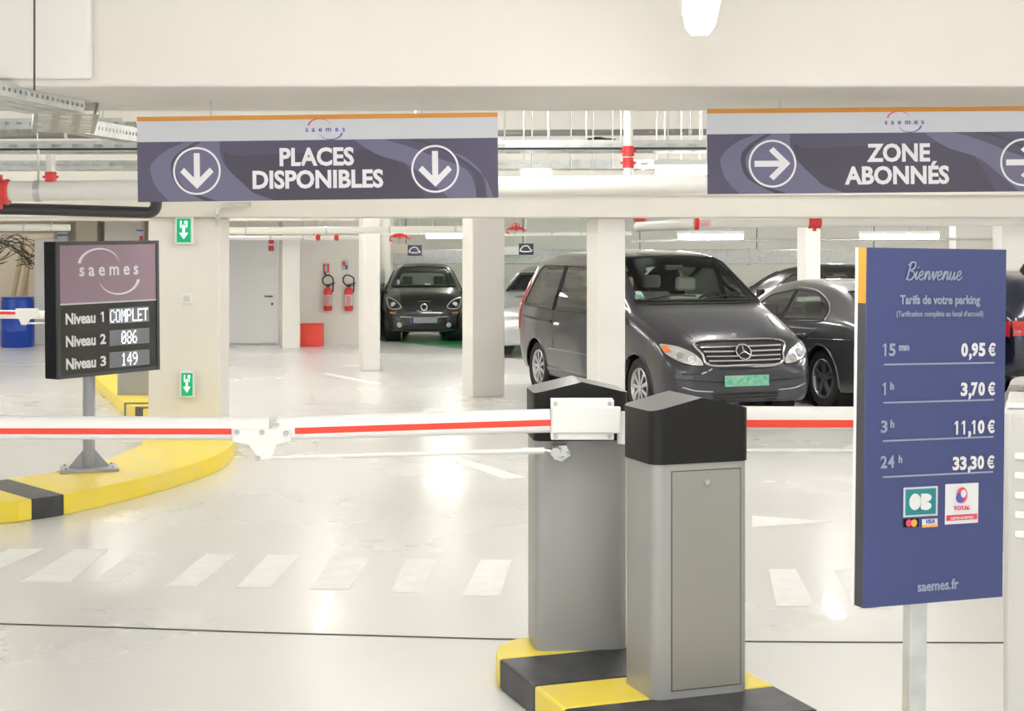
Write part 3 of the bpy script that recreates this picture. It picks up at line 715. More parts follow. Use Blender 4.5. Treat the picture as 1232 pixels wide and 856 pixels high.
# ------------------------------------------------------------ ticket machine
t=empty('ticket_machine',(0,0,0),0,'pale grey ticket machine cut by the right edge of the photo','machine')
c=P(1207,500,5.75); t.location=(c.x,c.y,0.0); t.rotation_euler=(0,0,-0.33)
MB().prism([(0,0),(0.42,0),(0.42,0.5),(0,0.5)],0.0,1.325).build('body','machine',t,bevel=0.03,seg=4)
MB().bx(0.012,0.408,0.012,0.49,1.325,1.345).build('lid','white',t,bevel=0.008)
for k in range(5):
    mb=MB().box((0.078,-0.004,1.15-k*0.073),(0.075,0.012,0.026)); mb.build('louvre_slot','white',t,bevel=0.005)
# ------------------------------------------------------------ barrier cabinets
def cabinet(loc,rz,w,d,label,front=True,z0=0.13,z1=1.065,eave=1.275,peak=1.325,cw=None):
    t=empty('barrier_cabinet',(*loc,z0),rz,label,'barrier')
    hb=z1-z0
    T=Matrix.Translation((0,d/2,0))
    MB().prism(rrect(w,d,0.045,6),0,hb,T).build('body','steel',t,smooth=True)
    W=w+0.012; D=d+0.012; r=rrect(W,D,0.05,6); n=len(r); e=eave-z0; p=peak-z0
    ze=lambda x: p-(p-e)*abs(x)/(W/2)
    mb=MB(); 
    # side wall ring with gabled top edge; insert ridge points
    pts=[]
    for i in range(n):
        a=r[i]; b=r[(i+1)%n]; pts.append(a)
        if (a[0]>0)!=(b[0]>0): tt=a[0]/(a[0]-b[0]); pts.append((0.0,a[1]+(b[1]-a[1])*tt))
    n=len(pts)
    vs=[(x,y,hb-0.001) for x,y in pts]+[(x,y,ze(x)) for x,y in pts]
    mb.add(vs,[(k,(k+1)%n,n+(k+1)%n,n+k) for k in range(n)],T)
    mb.build('cap','cap',t,smooth=True)
    rid=[k for k in range(n) if abs(pts[k][0])<1e-9]
    k0,k1=rid
    A=list(range(k0,k1+1)); B=list(range(k1,n))+list(range(0,k0+1))
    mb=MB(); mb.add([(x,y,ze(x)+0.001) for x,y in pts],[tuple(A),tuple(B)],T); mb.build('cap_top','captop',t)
    if front:
        dw=w*0.73; x0=-dw/2+w*0.045; x1=x0+dw
        gp=MB(); g=0.004; zl,zh=0.03,hb-0.028; y=-0.0015
        gp.bx(x0,x1,y,0.004,zl,zl+g); gp.bx(x0,x1,y,0.004,zh-g,zh); gp.bx(x0,x0+g,y,0.004,zl,zh); gp.bx(x1-g,x1,y,0.004,zl,zh)
        gp.build('door_gap','joint',t)
        dr=MB().bx(x0+g,x1-g,-0.003,0.004,zl+g,zh-g).build('access_door','steeld',t,bevel=0.001)
        xc=(x0+x1)/2
        MB().lathe([(0.0,-0.012),(0.011,-0.012),(0.013,-0.009),(0.013,-0.002)],16,Matrix.Translation((xc,0,zh-0.05)),'Y').build('lock','bolt',dr,smooth=True)
    return t
g1=G(800,842.5,0.13); W_=0.425
nr=(g1.x-0.012,g1.y); rz1=LY
cabinet((nr[0]+0.5*W_*math.cos(rz1)-0.035,nr[1]+0.5*W_*math.sin(rz1)-0.02),rz1,W_,0.30,'nearest grey barrier cabinet with access door and black gabled cap')
g2=G(647,783,0.13); rz2=0.10
c2=(g2.x+0.205*math.cos(rz2)-0.008,g2.y+0.205*math.sin(rz2)-0.02)
cb2=cabinet(c2,rz2,0.415,0.34,'rear grey barrier cabinet carrying the white clamp of left boom',front=False)
# ------------------------------------------------------------ boom of the left barrier
def screw(mb,x,y,z,r=0.009): mb.lathe([(0,-0.006),(r*0.8,-0.006),(r,-0.003),(r,0.003)],8,Matrix.Translation((x,y,z)),'Y')
BY=6.72
t=empty('barrier_boom',P(662,508,BY),0,'white folding barrier boom with red stripe reaching to the left edge','barrier')
o=t.location.copy()
a=P(662,506.5,BY)-o; b=P(335,515.5,BY)-o; hw=0.051
def boomsec(p,q,name,h=hw,dy=0.03):
    mb=MB(); d=(q-p).normalized(); up=Vector((0,-1,0)).cross(d); up=up if up.z>0 else -up
    prof=[(-dy,-h*0.6),(-dy,h*0.5),(-dy*0.8,h*0.8),(-dy*0.3,h),(dy*0.3,h),(dy*0.8,h*0.8),(dy,h*0.5),(dy,-h*0.6),(dy*0.8,-h*0.85),(dy*0.3,-h),(-dy*0.3,-h),(-dy*0.8,-h*0.85)]
    n=len(prof); vs=[p+Vector((0,y,0))+up*z for y,z in prof]+[q+Vector((0,y,0))+up*z for y,z in prof]
    mb.add(vs,[tuple(range(n)),tuple(range(n,2*n))]+[(k,(k+1)%n,n+(k+1)%n,n+k) for k in range(n)])
    s_=mb.build(name,'white',t,smooth=True); return s_
def stripe(p,q,h0,h1,y):
    d=(q-p).normalized(); up=Vector((0,-1,0)).cross(d); up=up if up.z>0 else -up
    mb=MB(); mb.add([p+up*h0+Vector((0,y,0)),q+up*h0+Vector((0,y,0)),q+up*h1+Vector((0,y,0)),p+up*h1+Vector((0,y,0))],[(0,1,2,3)]); mb.build('red_stripe','redt',t)
boomsec(a,b,'boom_section'); stripe(P(664,508,BY)-o,P(356,518,BY)-o,-0.013,0.014,-0.0315)
a2=P(325,515.5,BY+0.0)-o; b2=P(-420,514,BY)-o
boomsec(a2,b2,'boom_section',0.050); stripe(P(280,518.5,BY)-o,P(-420,517.5,BY)-o,-0.013,0.013,-0.0315)
jp_=MB(); pj=[(281,515),(350,515),(352,529),(334,534),(327,552),(314,553),(301,534),(281,530)]
q=[(P(x,y,BY)-o) for x,y in pj]; jp_.prism([(v.x,v.z) for v in q],0.0,0.010,Matrix(((1,0,0,0),(0,0,-1,-0.031),(0,1,0,0),(0,0,0,1))))
jo=jp_.build('joint_plate','white',t,bevel=0.002)
mb=MB()
for x,y in ((287,519),(317,519),(346,520),(312,550)): v=P(x,y,BY)-o; screw(mb,v.x,-0.044,v.z,0.011)
mb.build('screw','bolt',jo)
v=P(333,510,BY)-o; MB().box((v.x,-0.02,v.z),(0.03,0.05,0.012)).build('hinge','bolt',t)
pl=MB(); p0=P(318,550,BY)-o; p1=P(655,541,BY)-o; off=Vector((0,-0.035,0)); pl.tube([p0+off,p1+off],0.009,10,rs=[0.007,0.011]); pl.tube([P(628,541.5,BY)-o+off,p1+off],0.014,10)
pl.build('linkage_rod','white',t,smooth=True)
ce=P(668,543,BY)-o; mb=MB(); mb.tube([p1+off,ce+off],0.008,8); mb.lathe([(0.008,-0.05),(0.022,-0.05),(0.024,-0.03),(0.024,-0.02)],14,Matrix.Translation((ce.x,0,ce.z)),'Y'); mb.build('rod_end','bolt',t,smooth=True)
mb=MB(); pq=[(P(x,y,BY)-o) for x,y in ((664,537),(682,536),(687,548),(676,556),(666,553))]
mb.prism([(v.x,v.z) for v in pq],0,0.06,Matrix(((1,0,0,0),(0,0,-1,0.06),(0,1,0,0),(0,0,0,1)))); mb.build('pivot_bracket','galv',t,bevel=0.002)
mb=MB()
for x,y in ((674,541),(677,551),(683,546)): v=P(x,y,BY)-o; screw(mb,v.x,-0.006,v.z,0.008)
mb.build('screw','bolt',t)
q=[P(x,y,BY)-o for x,y in ((662.5,480),(738,480),(738,528),(662.5,528))]
x0,x1,z1,z0=q[0].x,q[1].x,q[0].z,q[3].z
cl=MB().bx(x0,x1,0.028,0.040,z0,z1).build('clamp_plate','white',t,bevel=0.004)
MB().bx(x0,x1,-0.048,-0.040,z0,z1).build('clamp_plate','white',t,bevel=0.008,seg=4)
mb=MB(); mb.bx(x0+0.004,x1+0.028,-0.062,-0.046,z0+0.030,z1-0.028); c_=mb.build('clamp_cover','white',t,bevel=0.007)
mb=MB()
for sx in (x0+0.02,x1-0.02):
    for sz in (z0+0.016,z1-0.016): screw(mb,sx,-0.051,sz,0.009)
mb.build('screw','bolt',t)
MB().bx(x0+0.02,x1-0.02,-0.041,0.03,z0+0.03,z1-0.028).build('clamp_core','white',t)
# white knob between cabinets
v=P(752,509,6.75); tt=empty('boom_bearing',v,0,'small white rounded bearing cap between the two cabinets','fitting')
MB().lathe([(0.0,-0.05),(0.03,-0.048),(0.035,-0.03),(0.035,0.09)],16,Matrix.Rotation(-PI/2,4,'X')@Matrix.Scale(1,4),'Y').build('cap','white',tt,smooth=True)
# right boom
BY2=6.95
t=empty('barrier_boom',P(842,508,BY2),0,'white barrier boom with red stripe passing behind the tariff panel','barrier')
o=t.location.copy()
a=P(842,502.5,BY2)-o; b=P(1500,506,BY2)-o
boomsec(a,b,'boom_section'); stripe(P(850,509,BY2)-o,P(1500,510,BY2)-o,-0.017,0.017,-0.0315)
MB().tube([P(842,543,BY2)-o,P(1450,542,BY2)-o],0.009,10).build('linkage_rod','white',t,smooth=True)
MB().tube([P(842,503,BY2)-o+Vector((0,-0.35,0)),P(842,503,BY2)-o],0.03,12).build('axle','bolt',t,smooth=True)
# distant barrier at far left
BY3=18.3
cc=P(163,400,BY3)
cabinet((cc.x,BY3-0.1),0.0,0.40,0.34,'distant grey barrier cabinet hidden behind the counter sign',False,z0=0.15,z1=0.99,eave=1.17,peak=1.22)
t=empty('barrier_boom',P(140,380,BY3-0.2),0,'distant white barrier boom with red stripe at far left','barrier'); o=t.location.copy()
a=P(150,379,BY3-0.2)-o; b=P(40,379,BY3-0.2)-o; boomsec(a,b,'boom_section',0.05)
a=P(45,379,BY3-0.2)-o; b=P(-300,374,BY3-0.2)-o; boomsec(a,b,'boom_section',0.05); stripe(P(20,377,BY3-0.2)-o,P(-300,373,BY3-0.2)-o,-0.015,0.02,-0.032)
q=[P(x,y,BY3-0.2)-o for x,y in ((20,371),(48,371),(48,383),(38,384),(33,391),(27,391),(24,384),(20,383))]
MB().prism([(v.x,v.z) for v in q],0,0.01,Matrix(((1,0,0,0),(0,0,-1,-0.032),(0,1,0,0),(0,0,0,1)))).build('joint_plate','white',t)
MB().tube([P(30,389,BY3-0.2)-o,P(150,390,BY3-0.2)-o],0.012,8).build('linkage_rod','white',t)
# ------------------------------------------------------------ column fittings
def exit_sign(px0,py0,px1,py1,label,Y=15.2):
    a=P(px0,py1,Y); b=P(px1,py0,Y); w_=b.x-a.x; h_=b.z-a.z
    t=empty('exit_sign',((a.x+b.x)/2,Y,(a.z+b.z)/2),0,label,'sign')
    MB().box((0,-0.035,0),(w_,0.07,h_)).build('housing','white',t,bevel=0.008)
    MB().box((0,-0.072,0),(w_*0.76,0.004,h_*0.86)).build('green_face','exitg',t)
    mb=MB(); s_=h_*0.86
    mb.box((0.0,-0.076,0.08*s_),(w_*0.13,0.002,s_*0.30)); 
    mb.add([(-w_*0.24,-0.077,-0.10*s_),(w_*0.24,-0.077,-0.10*s_),(0,-0.077,-0.36*s_)],[(0,1,2)])
    mb.box((0.02,-0.076,0.34*s_),(w_*0.16,0.002,s_*0.12)); mb.box((-w_*0.16,-0.076,0.26*s_),(w_*0.07,0.002,s_*0.3)); mb.box((w_*0.16,-0.076,0.22*s_),(w_*0.06,0.002,s_*0.2))
    mb.build('pictogram','exitw',t)
exit_sign(212,261,234,294,'upper green illuminated exit sign on the wide column')
exit_sign(218,446,235.5,478,'lower green illuminated exit sign on the wide column')
a=P(225,359.5,15.2); t=empty('wall_switch',(a.x,15.2,a.z),0,'small white switch plate between the two exit signs','switch')
MB().box((0,-0.008,0),(0.11,0.016,0.10)).build('plate','white',t,bevel=0.004); MB().box((0,-0.018,0),(0.06,0.008,0.06)).build('rocker','signwhite',t,bevel=0.002)
a=P(262,248,14.9); pipe('conduit',[P(262,272,15.17),P(262,263,15.15),P(262,256,15.0),P(264,250,15.0),P(270,247,15.0),P(302,246,15.0)],0.022,'galv','bent grey conduit at the top right of wide column')
# ------------------------------------------------------------ extinguishers, red box, notices
def extinguisher(px,label,flip=1):
    Y=29.80; f=Y/F
    z0=P(0,374,Y).z
    t=empty('fire_extinguisher',((px-616)*f,Y,z0),0,label,'extinguisher')
    MB().lathe([(0,0),(0.07,0.0),(0.085,0.02),(0.085,0.38),(0.07,0.42),(0.035,0.445),(0.028,0.47),(0,0.47)],20).build('cylinder','red',t,smooth=True)
    MB().lathe([(0.0855,0.10),(0.086,0.11),(0.086,0.30),(0.0855,0.31)],20,cap=False).build('label_band','signwhite',t,smooth=True)
    lb=MB()
    for k in range(6): lb.box((random.uniform(-.01,.01),-0.087,0.13+k*0.030),(0.09,0.006,0.015))
    lb.build('label_print','red',t)
    mb=MB(); mb.box((0,0,0.485),(0.06,0.05,0.05)); mb.tube([(0,0,0.5),(0.14,-0.01,0.54)],0.012,6); mb.tube([(0,0,0.48),(0.12,-0.01,0.49)],0.010,6); mb.box((0,0.07,0.47),(0.03,0.07,0.03))
    mb.build('valve','trimb',t,bevel=0.004)
    pts=crom([(-0.02,0,0.48),(-0.09,-0.02,0.54),(-0.09 if flip>0 else -0.10,-0.02,0.63),(0.0 if flip>0 else -0.03,-0.02,0.69),(0.09,-0.02,0.64),(0.105,-0.03,0.52),(0.10,-0.04,0.36)],5)
    MB().tube(pts,0.014,8).build('hose','trimb',t,smooth=True)
extinguisher(394.5,'red fire extinguisher hanging nearer the white column')
extinguisher(419.5,'red fire extinguisher hanging nearer the narrow grey column',-1)
def notice(px,py,w_,h_,parts,label,Y=29.88):
    a=P(px,py,Y); t=empty('wall_notice',(a.x,Y,a.z),0,label,'notice')
    MB().box((0,-0.005,0),(w_,0.01,h_)).build('board','signwhite',t)
    for m,x,z,ww,hh in parts: MB().box((x,-0.012,z),(ww,0.003,hh)).build('print',m,t)
notice(392.5,322.5,0.12,0.19,(('red',-0.04,0,0.03,0.16),('red',0.04,0,0.03,0.16),('red',0,0.05,0.04,0.02)),'red and white notice above the left extinguisher')
notice(393,329.5,0.15,0.09,(('logo_blue',-0.03,0,0.05,0.06),('yellow',0.04,0,0.06,0.08)),'small blue and yellow notice above the left extinguisher')
notice(415,319.5,0.12,0.17,(('red',-0.02,0.03,0.05,0.08),('logo_blue',0.03,-0.03,0.04,0.08)),'red and blue notice above the right extinguisher')
a=P(374,417,29.0); b=G(374,417.5); t=empty('sand_box',(b.x,b.y+0.2,0),0,'bright red square fire sand box at the foot of wall','box')
MB().bx(-0.2,0.2,-0.18,0.18,0.0,0.40).build('body','redbox',t,bevel=0.008)
MB().bx(-0.21,0.21,-0.19,0.19,0.40,0.435).build('lid','redbox',t,bevel=0.01)
# pictogram panels
def car_panel(px,py,label,Y):
    a=P(px,py,Y); t=empty('direction_panel',a,0,label,'sign')
    MB().box((0,0,0),(0.26,0.03,0.20)).build('panel','purple3',t)
    pts=crom([(-0.10,-0.018,-0.01),(-0.05,-0.018,0.05),(0.03,-0.018,0.055),(0.07,-0.018,0.0),(0.10,-0.018,-0.03),(0.0,-0.018,-0.045),(-0.09,-0.018,-0.035)],4,True)
    MB().tube(pts+[pts[0]],0.011,6).build('pictogram','letter',t)
    MB().tube([(0,0,0.10),(0,0,3.25-a.z)],0.008,6).build('hanger','galv',t)
    return t
car_panel(499,301.5,'small dark panel with white car outline above the small car',28.4)
car_panel(633,300,'small dark panel with white car outline above the van rear',27.0)
a=P(481,300,34.6); tag(MB().box(a,(0.55,0.25,0.22)).build('junction_box','beige',bevel=0.01),'beige box on the far wall left of car pictogram panel','box')
a=P(615,302,35.149); tag(MB().box(a,(0.55,0.20,0.20)).build('junction_box','white',bevel=0.01),'white box on the far wall left of the van roof','box')
# left recess things
b=G(19,418); t=empty('plastic_barrel',(b.x,b.y+0.1,0),0,'blue plastic barrel at the far left beside the planks','barrel')
MB().lathe([(0,0),(0.29,0),(0.31,0.03),(0.31,0.28),(0.325,0.30),(0.31,0.32),(0.31,0.60),(0.325,0.62),(0.31,0.64),(0.30,0.88),(0.28,0.92),(0.0,0.92)],28).build('drum','barrel',t,smooth=True)
MB().lathe([(0.28,0.92),(0.30,0.925),(0.30,0.945),(0.05,0.95),(0,0.95)],28).build('lid','barrel',t,smooth=True)
for i,(x0,y0,x1,y1) in enumerate(((10,375,30,284),(20,372,36,292),(33,372,26,300))):
    p=P(x0,y0,30.6); q=P(x1,y1,31.4); p.z=0.0 if i==2 else p.z*0+0.0
    q2=P(x1,y1,31.2); p2=P(x0-4*(1),418,30.7+0.18*i); p2.z=0.04; q2.y+=0.18*i
    d=(q2-p2); R=d.to_track_quat('Z','Y').to_matrix()
    o=MB().box((p2+q2)/2,(0.10,0.04,d.length),R=R).build('plank','wood'); tag(o,('pale wooden plank leaning leftmost behind the barrel','pale wooden plank leaning between two others behind the barrel','pale wooden plank leaning rightmost behind the barrel')[i],'plank')
ivy(P(14,302,30.9),12,0.42,'cable_bundle','cable','tangled dark cables hanging in the recess above the barrel','cable',0.9)
o=MB().bx(-9.7,-9.25,33.3,33.5,1.6,2.3)
notice(75.5,285,0.20,0.34,(('logo_blue',0,0.12,0.19,0.03),('logo_blue',0,0.03,0.19,0.03)),'white notice with blue bars above the counter sign',29.7)
notice(168,285,0.14,0.34,(('logo_blue',0,0.12,0.13,0.03),('red',0.03,-0.06,0.06,0.15)),'white notice with blue and red marks beside the wide column',29.2)
a=P(62,288,29.85); t=tag(MB().bx(P(45,0,29.88).x,P(70,0,29.88).x,29.70,29.85,0,2.05).build('cupboard','white',bevel=0.01),'tall white cupboard behind the counter sign','cupboard')
# ------------------------------------------------------------ cars
def pchip(xs, ys, q):
    xs=np.array(xs,float); ys=np.array(ys,float)
    h=np.diff(xs); d=np.diff(ys)/h; m=np.zeros(len(xs)); m[0]=d[0]; m[-1]=d[-1]
    for i in range(1,len(xs)-1):
        if d[i-1]*d[i]>0:
            w1=2*h[i]+h[i-1]; w2=h[i]+2*h[i-1]; m[i]=(w1+w2)/(w1/d[i-1]+w2/d[i])
    out=[]
    for v in q:
        i=min(max(np.searchsorted(xs,v)-1,0),len(h)-1); t=(v-xs[i])/h[i]
        out.append((2*t**3-3*t*t+1)*ys[i]+(t**3-2*t*t+t)*h[i]*m[i]+(-2*t**3+3*t*t)*ys[i+1]+(t**3-t*t)*h[i]*m[i+1])
    return np.array(out)
class Car:
    """tab rows: x, w, zb, zbelt, we, ze, zt   (x falls from nose to tail); car local: x forward, y left"""
    def __init__(s,name,label,loc,rz,tab,paint,wheels,R,wheel_m,spokes,cat='car',nx=90):
        s.root=empty(name,(loc[0],loc[1],0),rz,label,cat); s.paint=paint
        tab=sorted(tab); X=[r[0] for r in tab]
        q=sorted(set([round(v,4) for v in list(np.linspace(X[0],X[-1],nx))+X]))
        cols=[pchip(X,[r[k] for r in tab],q) for k in range(1,7)]
        s.v=[]; s.nx=len(q); s.nh=None
        for i,x in enumerate(q):
            w,zb,zbe,we,ze,zt=[c[i] for c in cols]
            zm=zb+(zbe-zb)*0.55
            pts=[(0,zb),(.80*w,zb),(.955*w,zb+.06),(w,zm),(w*.985,zbe),((w*.985*0.5+we*0.5)*1.005,zbe*.48+ze*.52),(we,ze),(we*.80,zt-(zt-ze)*.24),(we*.42,zt-(zt-ze)*.05),(0,zt)]
            h=crom(pts,5); s.nh=len(h)
            ring=[(x,y,z) for y,z in h]+[(x,-y,z) for y,z in reversed(h[1:-1])]
            s.v+=ring
        n=len(ring); s.n=n; s.f=[]
        for i in range(s.nx-1):
            for k in range(n):
                k2=(k+1)%n; s.f.append((i*n+k,i*n+k2,(i+1)*n+k2,(i+1)*n+k))
        s.f.append(tuple(range(n))); s.f.append(tuple(reversed([(s.nx-1)*n+k for k in range(n)])))
        s.bvh=BVHTree.FromPolygons([Vector(p) for p in s.v],s.f)
        s.holes=[]; s.wheels=wheels; s.R=R; s.wm=wheel_m; s.sp=spokes; s.W=max(r[1] for r in tab)
    def proj(s,a,b,ax,off=0.0):
        if ax in('f','r'):
            sg=1 if ax=='f' else -1; o=Vector((6*sg,a,b)); d=Vector((-sg,0,0))
        else:
            sg=1 if ax=='l' else -1; o=Vector((a,6*sg,b)); d=Vector((0,-sg,0))
        if ax=='t': o=Vector((a,b,6)); d=Vector((0,0,-1))
        h=s.bvh.ray_cast(o,d)
        if h[0] is None:
            h=s.bvh.find_nearest(o+d*5.0 if ax in 'fr' else o+d*5.2)
        nn=h[1]
        if nn.dot(d)>0: nn=-nn
        return h[0]+nn*off
    def patch(s,poly,ax,off,name,m,step=0.05,parent=None,smooth='all',thick=0.0):
        poly=ccw(poly); xs=[p[0] for p in poly]; ys=[p[1] for p in poly]; mb=MB(); idx={}
        nx=max(2,int((max(xs)-min(xs))/step)+1); ny=max(2,int((max(ys)-min(ys))/step)+1)
        gx=np.linspace(min(xs),max(xs),nx+1); gy=np.linspace(min(ys),max(ys),ny+1)
        vs=[];fs=[]
        for i in range(nx):
            for j in range(ny):
                q=clip_poly([(gx[i],gy[j]),(gx[i+1],gy[j]),(gx[i+1],gy[j+1]),(gx[i],gy[j+1])],poly)
                f=[]
                for p in q:
                    key=(round(p[0],4),round(p[1],4))
                    if key not in idx: idx[key]=len(vs); vs.append(s.proj(p[0],p[1],ax,off))
                    if not f or f[-1]!=idx[key]: f.append(idx[key])
                if len(f)>1 and f[0]==f[-1]: f.pop()
                if len(set(f))>=3: fs.append(tuple(dict.fromkeys(f)))
        mb.add(vs,fs); return mb.build(name,m,parent or s.root,smooth=smooth)
    def line(s,pts,ax,r,name,m,off=0.0,parent=None,closed=False,per=4,n=8):
        pts=crom(pts,per,closed); 
        if closed: pts.append(pts[0])
        return MB().tube([s.proj(p[0],p[1],ax,off) for p in pts],r,n).build(name,m,parent or s.root,smooth=True)
    def window(s,poly,ax,m,name='window',off=0.004,border=0.014,hole=True,bm_='trimb'):
        p=s.patch(poly,ax,off,name,m)
        dense=[]
        for i in range(len(poly)):
            a=np.array(poly[i]); b=np.array(poly[(i+1)%len(poly)]); k=max(1,int(np.linalg.norm(b-a)/0.08))
            dense+=[tuple(a+(b-a)*j/k) for j in range(k)]
        MB().tube([s.proj(x,y,ax,off) for x,y in dense+[dense[0]]],border,8).build('window_seal',bm_,p,smooth=True)
        if hole: s.holes.append((ax,ccw(poly)))
        return p
    def body(s,name='body'):
        def inside(pt,poly):
            return all((poly[(i+1)%len(poly)][0]-poly[i][0])*(pt[1]-poly[i][1])-(poly[(i+1)%len(poly)][1]-poly[i][1])*(pt[0]-poly[i][0])>0.0 for i in range(len(poly)))
        v=[Vector(p) for p in s.v]; keep=[]; snap={}
        cen=lambda f: sum((v[i] for i in f),Vector())/len(f)
        for f in s.f:
            if len(f)>4: keep.append(f); continue
            c=cen(f); drop=False
            for ax,poly in s.holes:
                if ax=='f' and c.x>0 and c.z>0.5 and all(inside((v[i].y,v[i].z),poly) for i in f): 
                    drop=True
                if ax=='r' and c.x<0 and all(inside((v[i].y,v[i].z),poly) for i in f): drop=True
                if ax=='l' and c.y>0.3 and all(inside((v[i].x,v[i].z),poly) for i in f): drop=True
                if ax=='R' and c.y<-0.3 and all(inside((v[i].x,v[i].z),poly) for i in f): drop=True
            for wx in s.wheels:
                if abs(c.y)>0.45*s.W and c.z<s.R*2.6:
                    rr=[math.hypot(v[i].x-wx,v[i].z-s.R) for i in f]
                    if sum(rr)/4<s.R*1.14:
                        drop=True
                        for i in f: snap[i]=wx
            if not drop: keep.append(f)
        for i,wx in snap.items():
            dx,dz=v[i].x-wx,v[i].z-s.R; r=math.hypot(dx,dz) or 1; k=s.R*1.14/r; v[i]=Vector((wx+dx*k,v[i].y,s.R+dz*k))
        mb=MB(); mb.add(v,keep); b=mb.build(name,s.paint,s.root,smooth='all')
        for wx in s.wheels:
            for sg in (1,-1):
                MB().lathe([(0.01,0),(s.R*1.16,0),(s.R*1.16,0.30)],28,Matrix.Translation((wx,sg*(s.W-0.36),s.R))@Matrix.Scale(sg,4,(0,1,0)),'Y',False).build('wheel_well','trimb',s.root)
                # arch lip
                pts=[]
                for k in range(23):
                    a=math.radians(-12+204*k/22); x=wx+s.R*1.14*math.cos(a); z=s.R+s.R*1.14*math.sin(a)
                    pp=s.proj(x,z,'l' if sg>0 else 'R',0.0); pts.append(pp)
                MB().tube(pts,0.013,6).build('arch_lip',s.paint,s.root,smooth=True)
                s.wheel(wx,sg)
        return b
    def wheel(s,wx,sg):
        R=s.R; yo=s.W-0.045
        T=Matrix.Translation((wx,sg*yo,R))@Matrix.Scale(sg,4,(0,1,0))
        ty=MB().lathe([(R*.66,-.005),(R*.70,.004),(R*.88,.010),(R*.97,-.012),(R,-.035),(R,-.18),(R*.96,-.21),(R*.66,-.21)],32,T,'Y',False).build('wheel','tyre',s.root,smooth=True)
        rm=MB(); rm.lathe([(R*.67,-.004),(R*.64,.004),(R*.60,-.012),(R*.58,-.06)],32,T,'Y',False)
        n=s.sp
        for k in range(n):
            a=2*PI*k/n+0.3; hw=0.036 if n<8 else 0.020
            if n==5:
                for dd in (-0.16,0.16):
                    for_a=a+dd
                    u=Vector((math.cos(a),0,math.sin(a))); e=Vector((math.cos(for_a),0,math.sin(for_a))); q=Vector((-math.sin(a),0,math.cos(a)))
                    p0=u*R*0.12+q*dd*0.05; p1=e*R*0.61; w_=q*0.014
                    rm.add([p0-w_+Vector((0,-.012,0)),p0+w_+Vector((0,-.012,0)),p1+w_+Vector((0,-.008,0)),p1-w_+Vector((0,-.008,0)),p0-w_+Vector((0,-.04,0)),p0+w_+Vector((0,-.04,0)),p1+w_+Vector((0,-.03,0)),p1-w_+Vector((0,-.03,0))],[(0,1,2,3),(0,4,5,1),(1,5,6,2),(2,6,7,3),(3,7,4,0)],T)
            else:
                u=Vector((math.cos(a),0,math.sin(a))); q=Vector((-math.sin(a),0,math.cos(a)))
                p0=u*R*0.12; p1=u*R*0.62; w0=q*hw*0.8; w1=q*hw*1.3; Y1=Vector((0,-.010,0)); Y2=Vector((0,-.035,0))
                rm.add([p0-w0+Y1,p0+w0+Y1,p1+w1+Y1,p1-w1+Y1,p0-w0+Y2,p0+w0+Y2,p1+w1+Y2,p1-w1+Y2],[(0,1,2,3),(0,4,5,1),(1,5,6,2),(2,6,7,3),(3,7,4,0)],T)
        rm.lathe([(0,-.002),(R*.14,-.004),(R*.16,-.03),(R*.16,-.05)],20,T,'Y',False)
        rm.build('rim',s.wm,ty,smooth=True)
        MB().lathe([(0,-.065),(R*.60,-.06),(R*.60,-.07)],24,T,'Y').build('brake_disc','dark',ty)
    def seat(s,x,y,z,w=0.5,m='seat',h=0.62,hr=True):
        st=MB(); st.box((x,y,z),(0.5,w,0.14)); st.box((x-0.28,y,z+h*0.5),(0.13,w,h),R=Matrix.Rotation(math.radians(-12),3,'Y'))
        o=st.build('seat',m,s.root,bevel=0.045,seg=3)
        if hr:
            a=MB(); a.box((x-0.36,y,z+h+0.13),(0.09,w*0.5,0.17)); a.build('headrest',m,o,bevel=0.035,seg=3)
        return o
# ---- the dark van
VR=0.335
vt=[( 2.42,.60,.24,.50,.42,.56,.60),( 2.39,.74,.22,.54,.52,.62,.66),( 2.31,.845,.21,.62,.66,.74,.80),( 2.18,.90,.21,.74,.74,.87,.915),
 ( 1.90,.935,.22,.88,.80,1.00,1.05),( 1.62,.945,.23,.97,.83,1.10,1.155),( 1.36,.95,.23,1.05,.84,1.19,1.24),( 1.20,.95,.23,1.07,.82,1.29,1.345),
 ( .80,.95,.23,1.08,.765,1.53,1.60),( .50,.95,.23,1.08,.725,1.69,1.775),( .30,.95,.23,1.08,.715,1.73,1.835),(-.3,.95,.23,1.08,.715,1.755,1.87),
 (-1.4,.95,.24,1.08,.71,1.75,1.865),(-2.0,.94,.26,1.08,.69,1.70,1.82),(-2.22,.925,.30,1.08,.67,1.64,1.75),(-2.32,.90,.34,1.06,.64,1.52,1.60),(-2.37,.85,.40,1.00,.62,1.30,1.36)]
fwd=Vector((0.336,-0.942)); lft=Vector((0.942,0.336))
vc=Vector((1.735,19.02)); vrz=math.atan2(fwd.y,fwd.x)
V=Car('van','dark grey people carrier with green front plate facing the barriers',vc,vrz,vt,'vanpaint',(1.6,-1.6),VR,'rim',9,'van',nx=120)
V.window([(-.79,1.285),(.79,1.285),(.745,1.42),(.665,1.71),(.60,1.765),(.3,1.785),(0,1.79),(-.3,1.785),(-.60,1.765),(-.665,1.71),(-.745,1.42)],'f','wglass','windscreen',0.006,0.016)
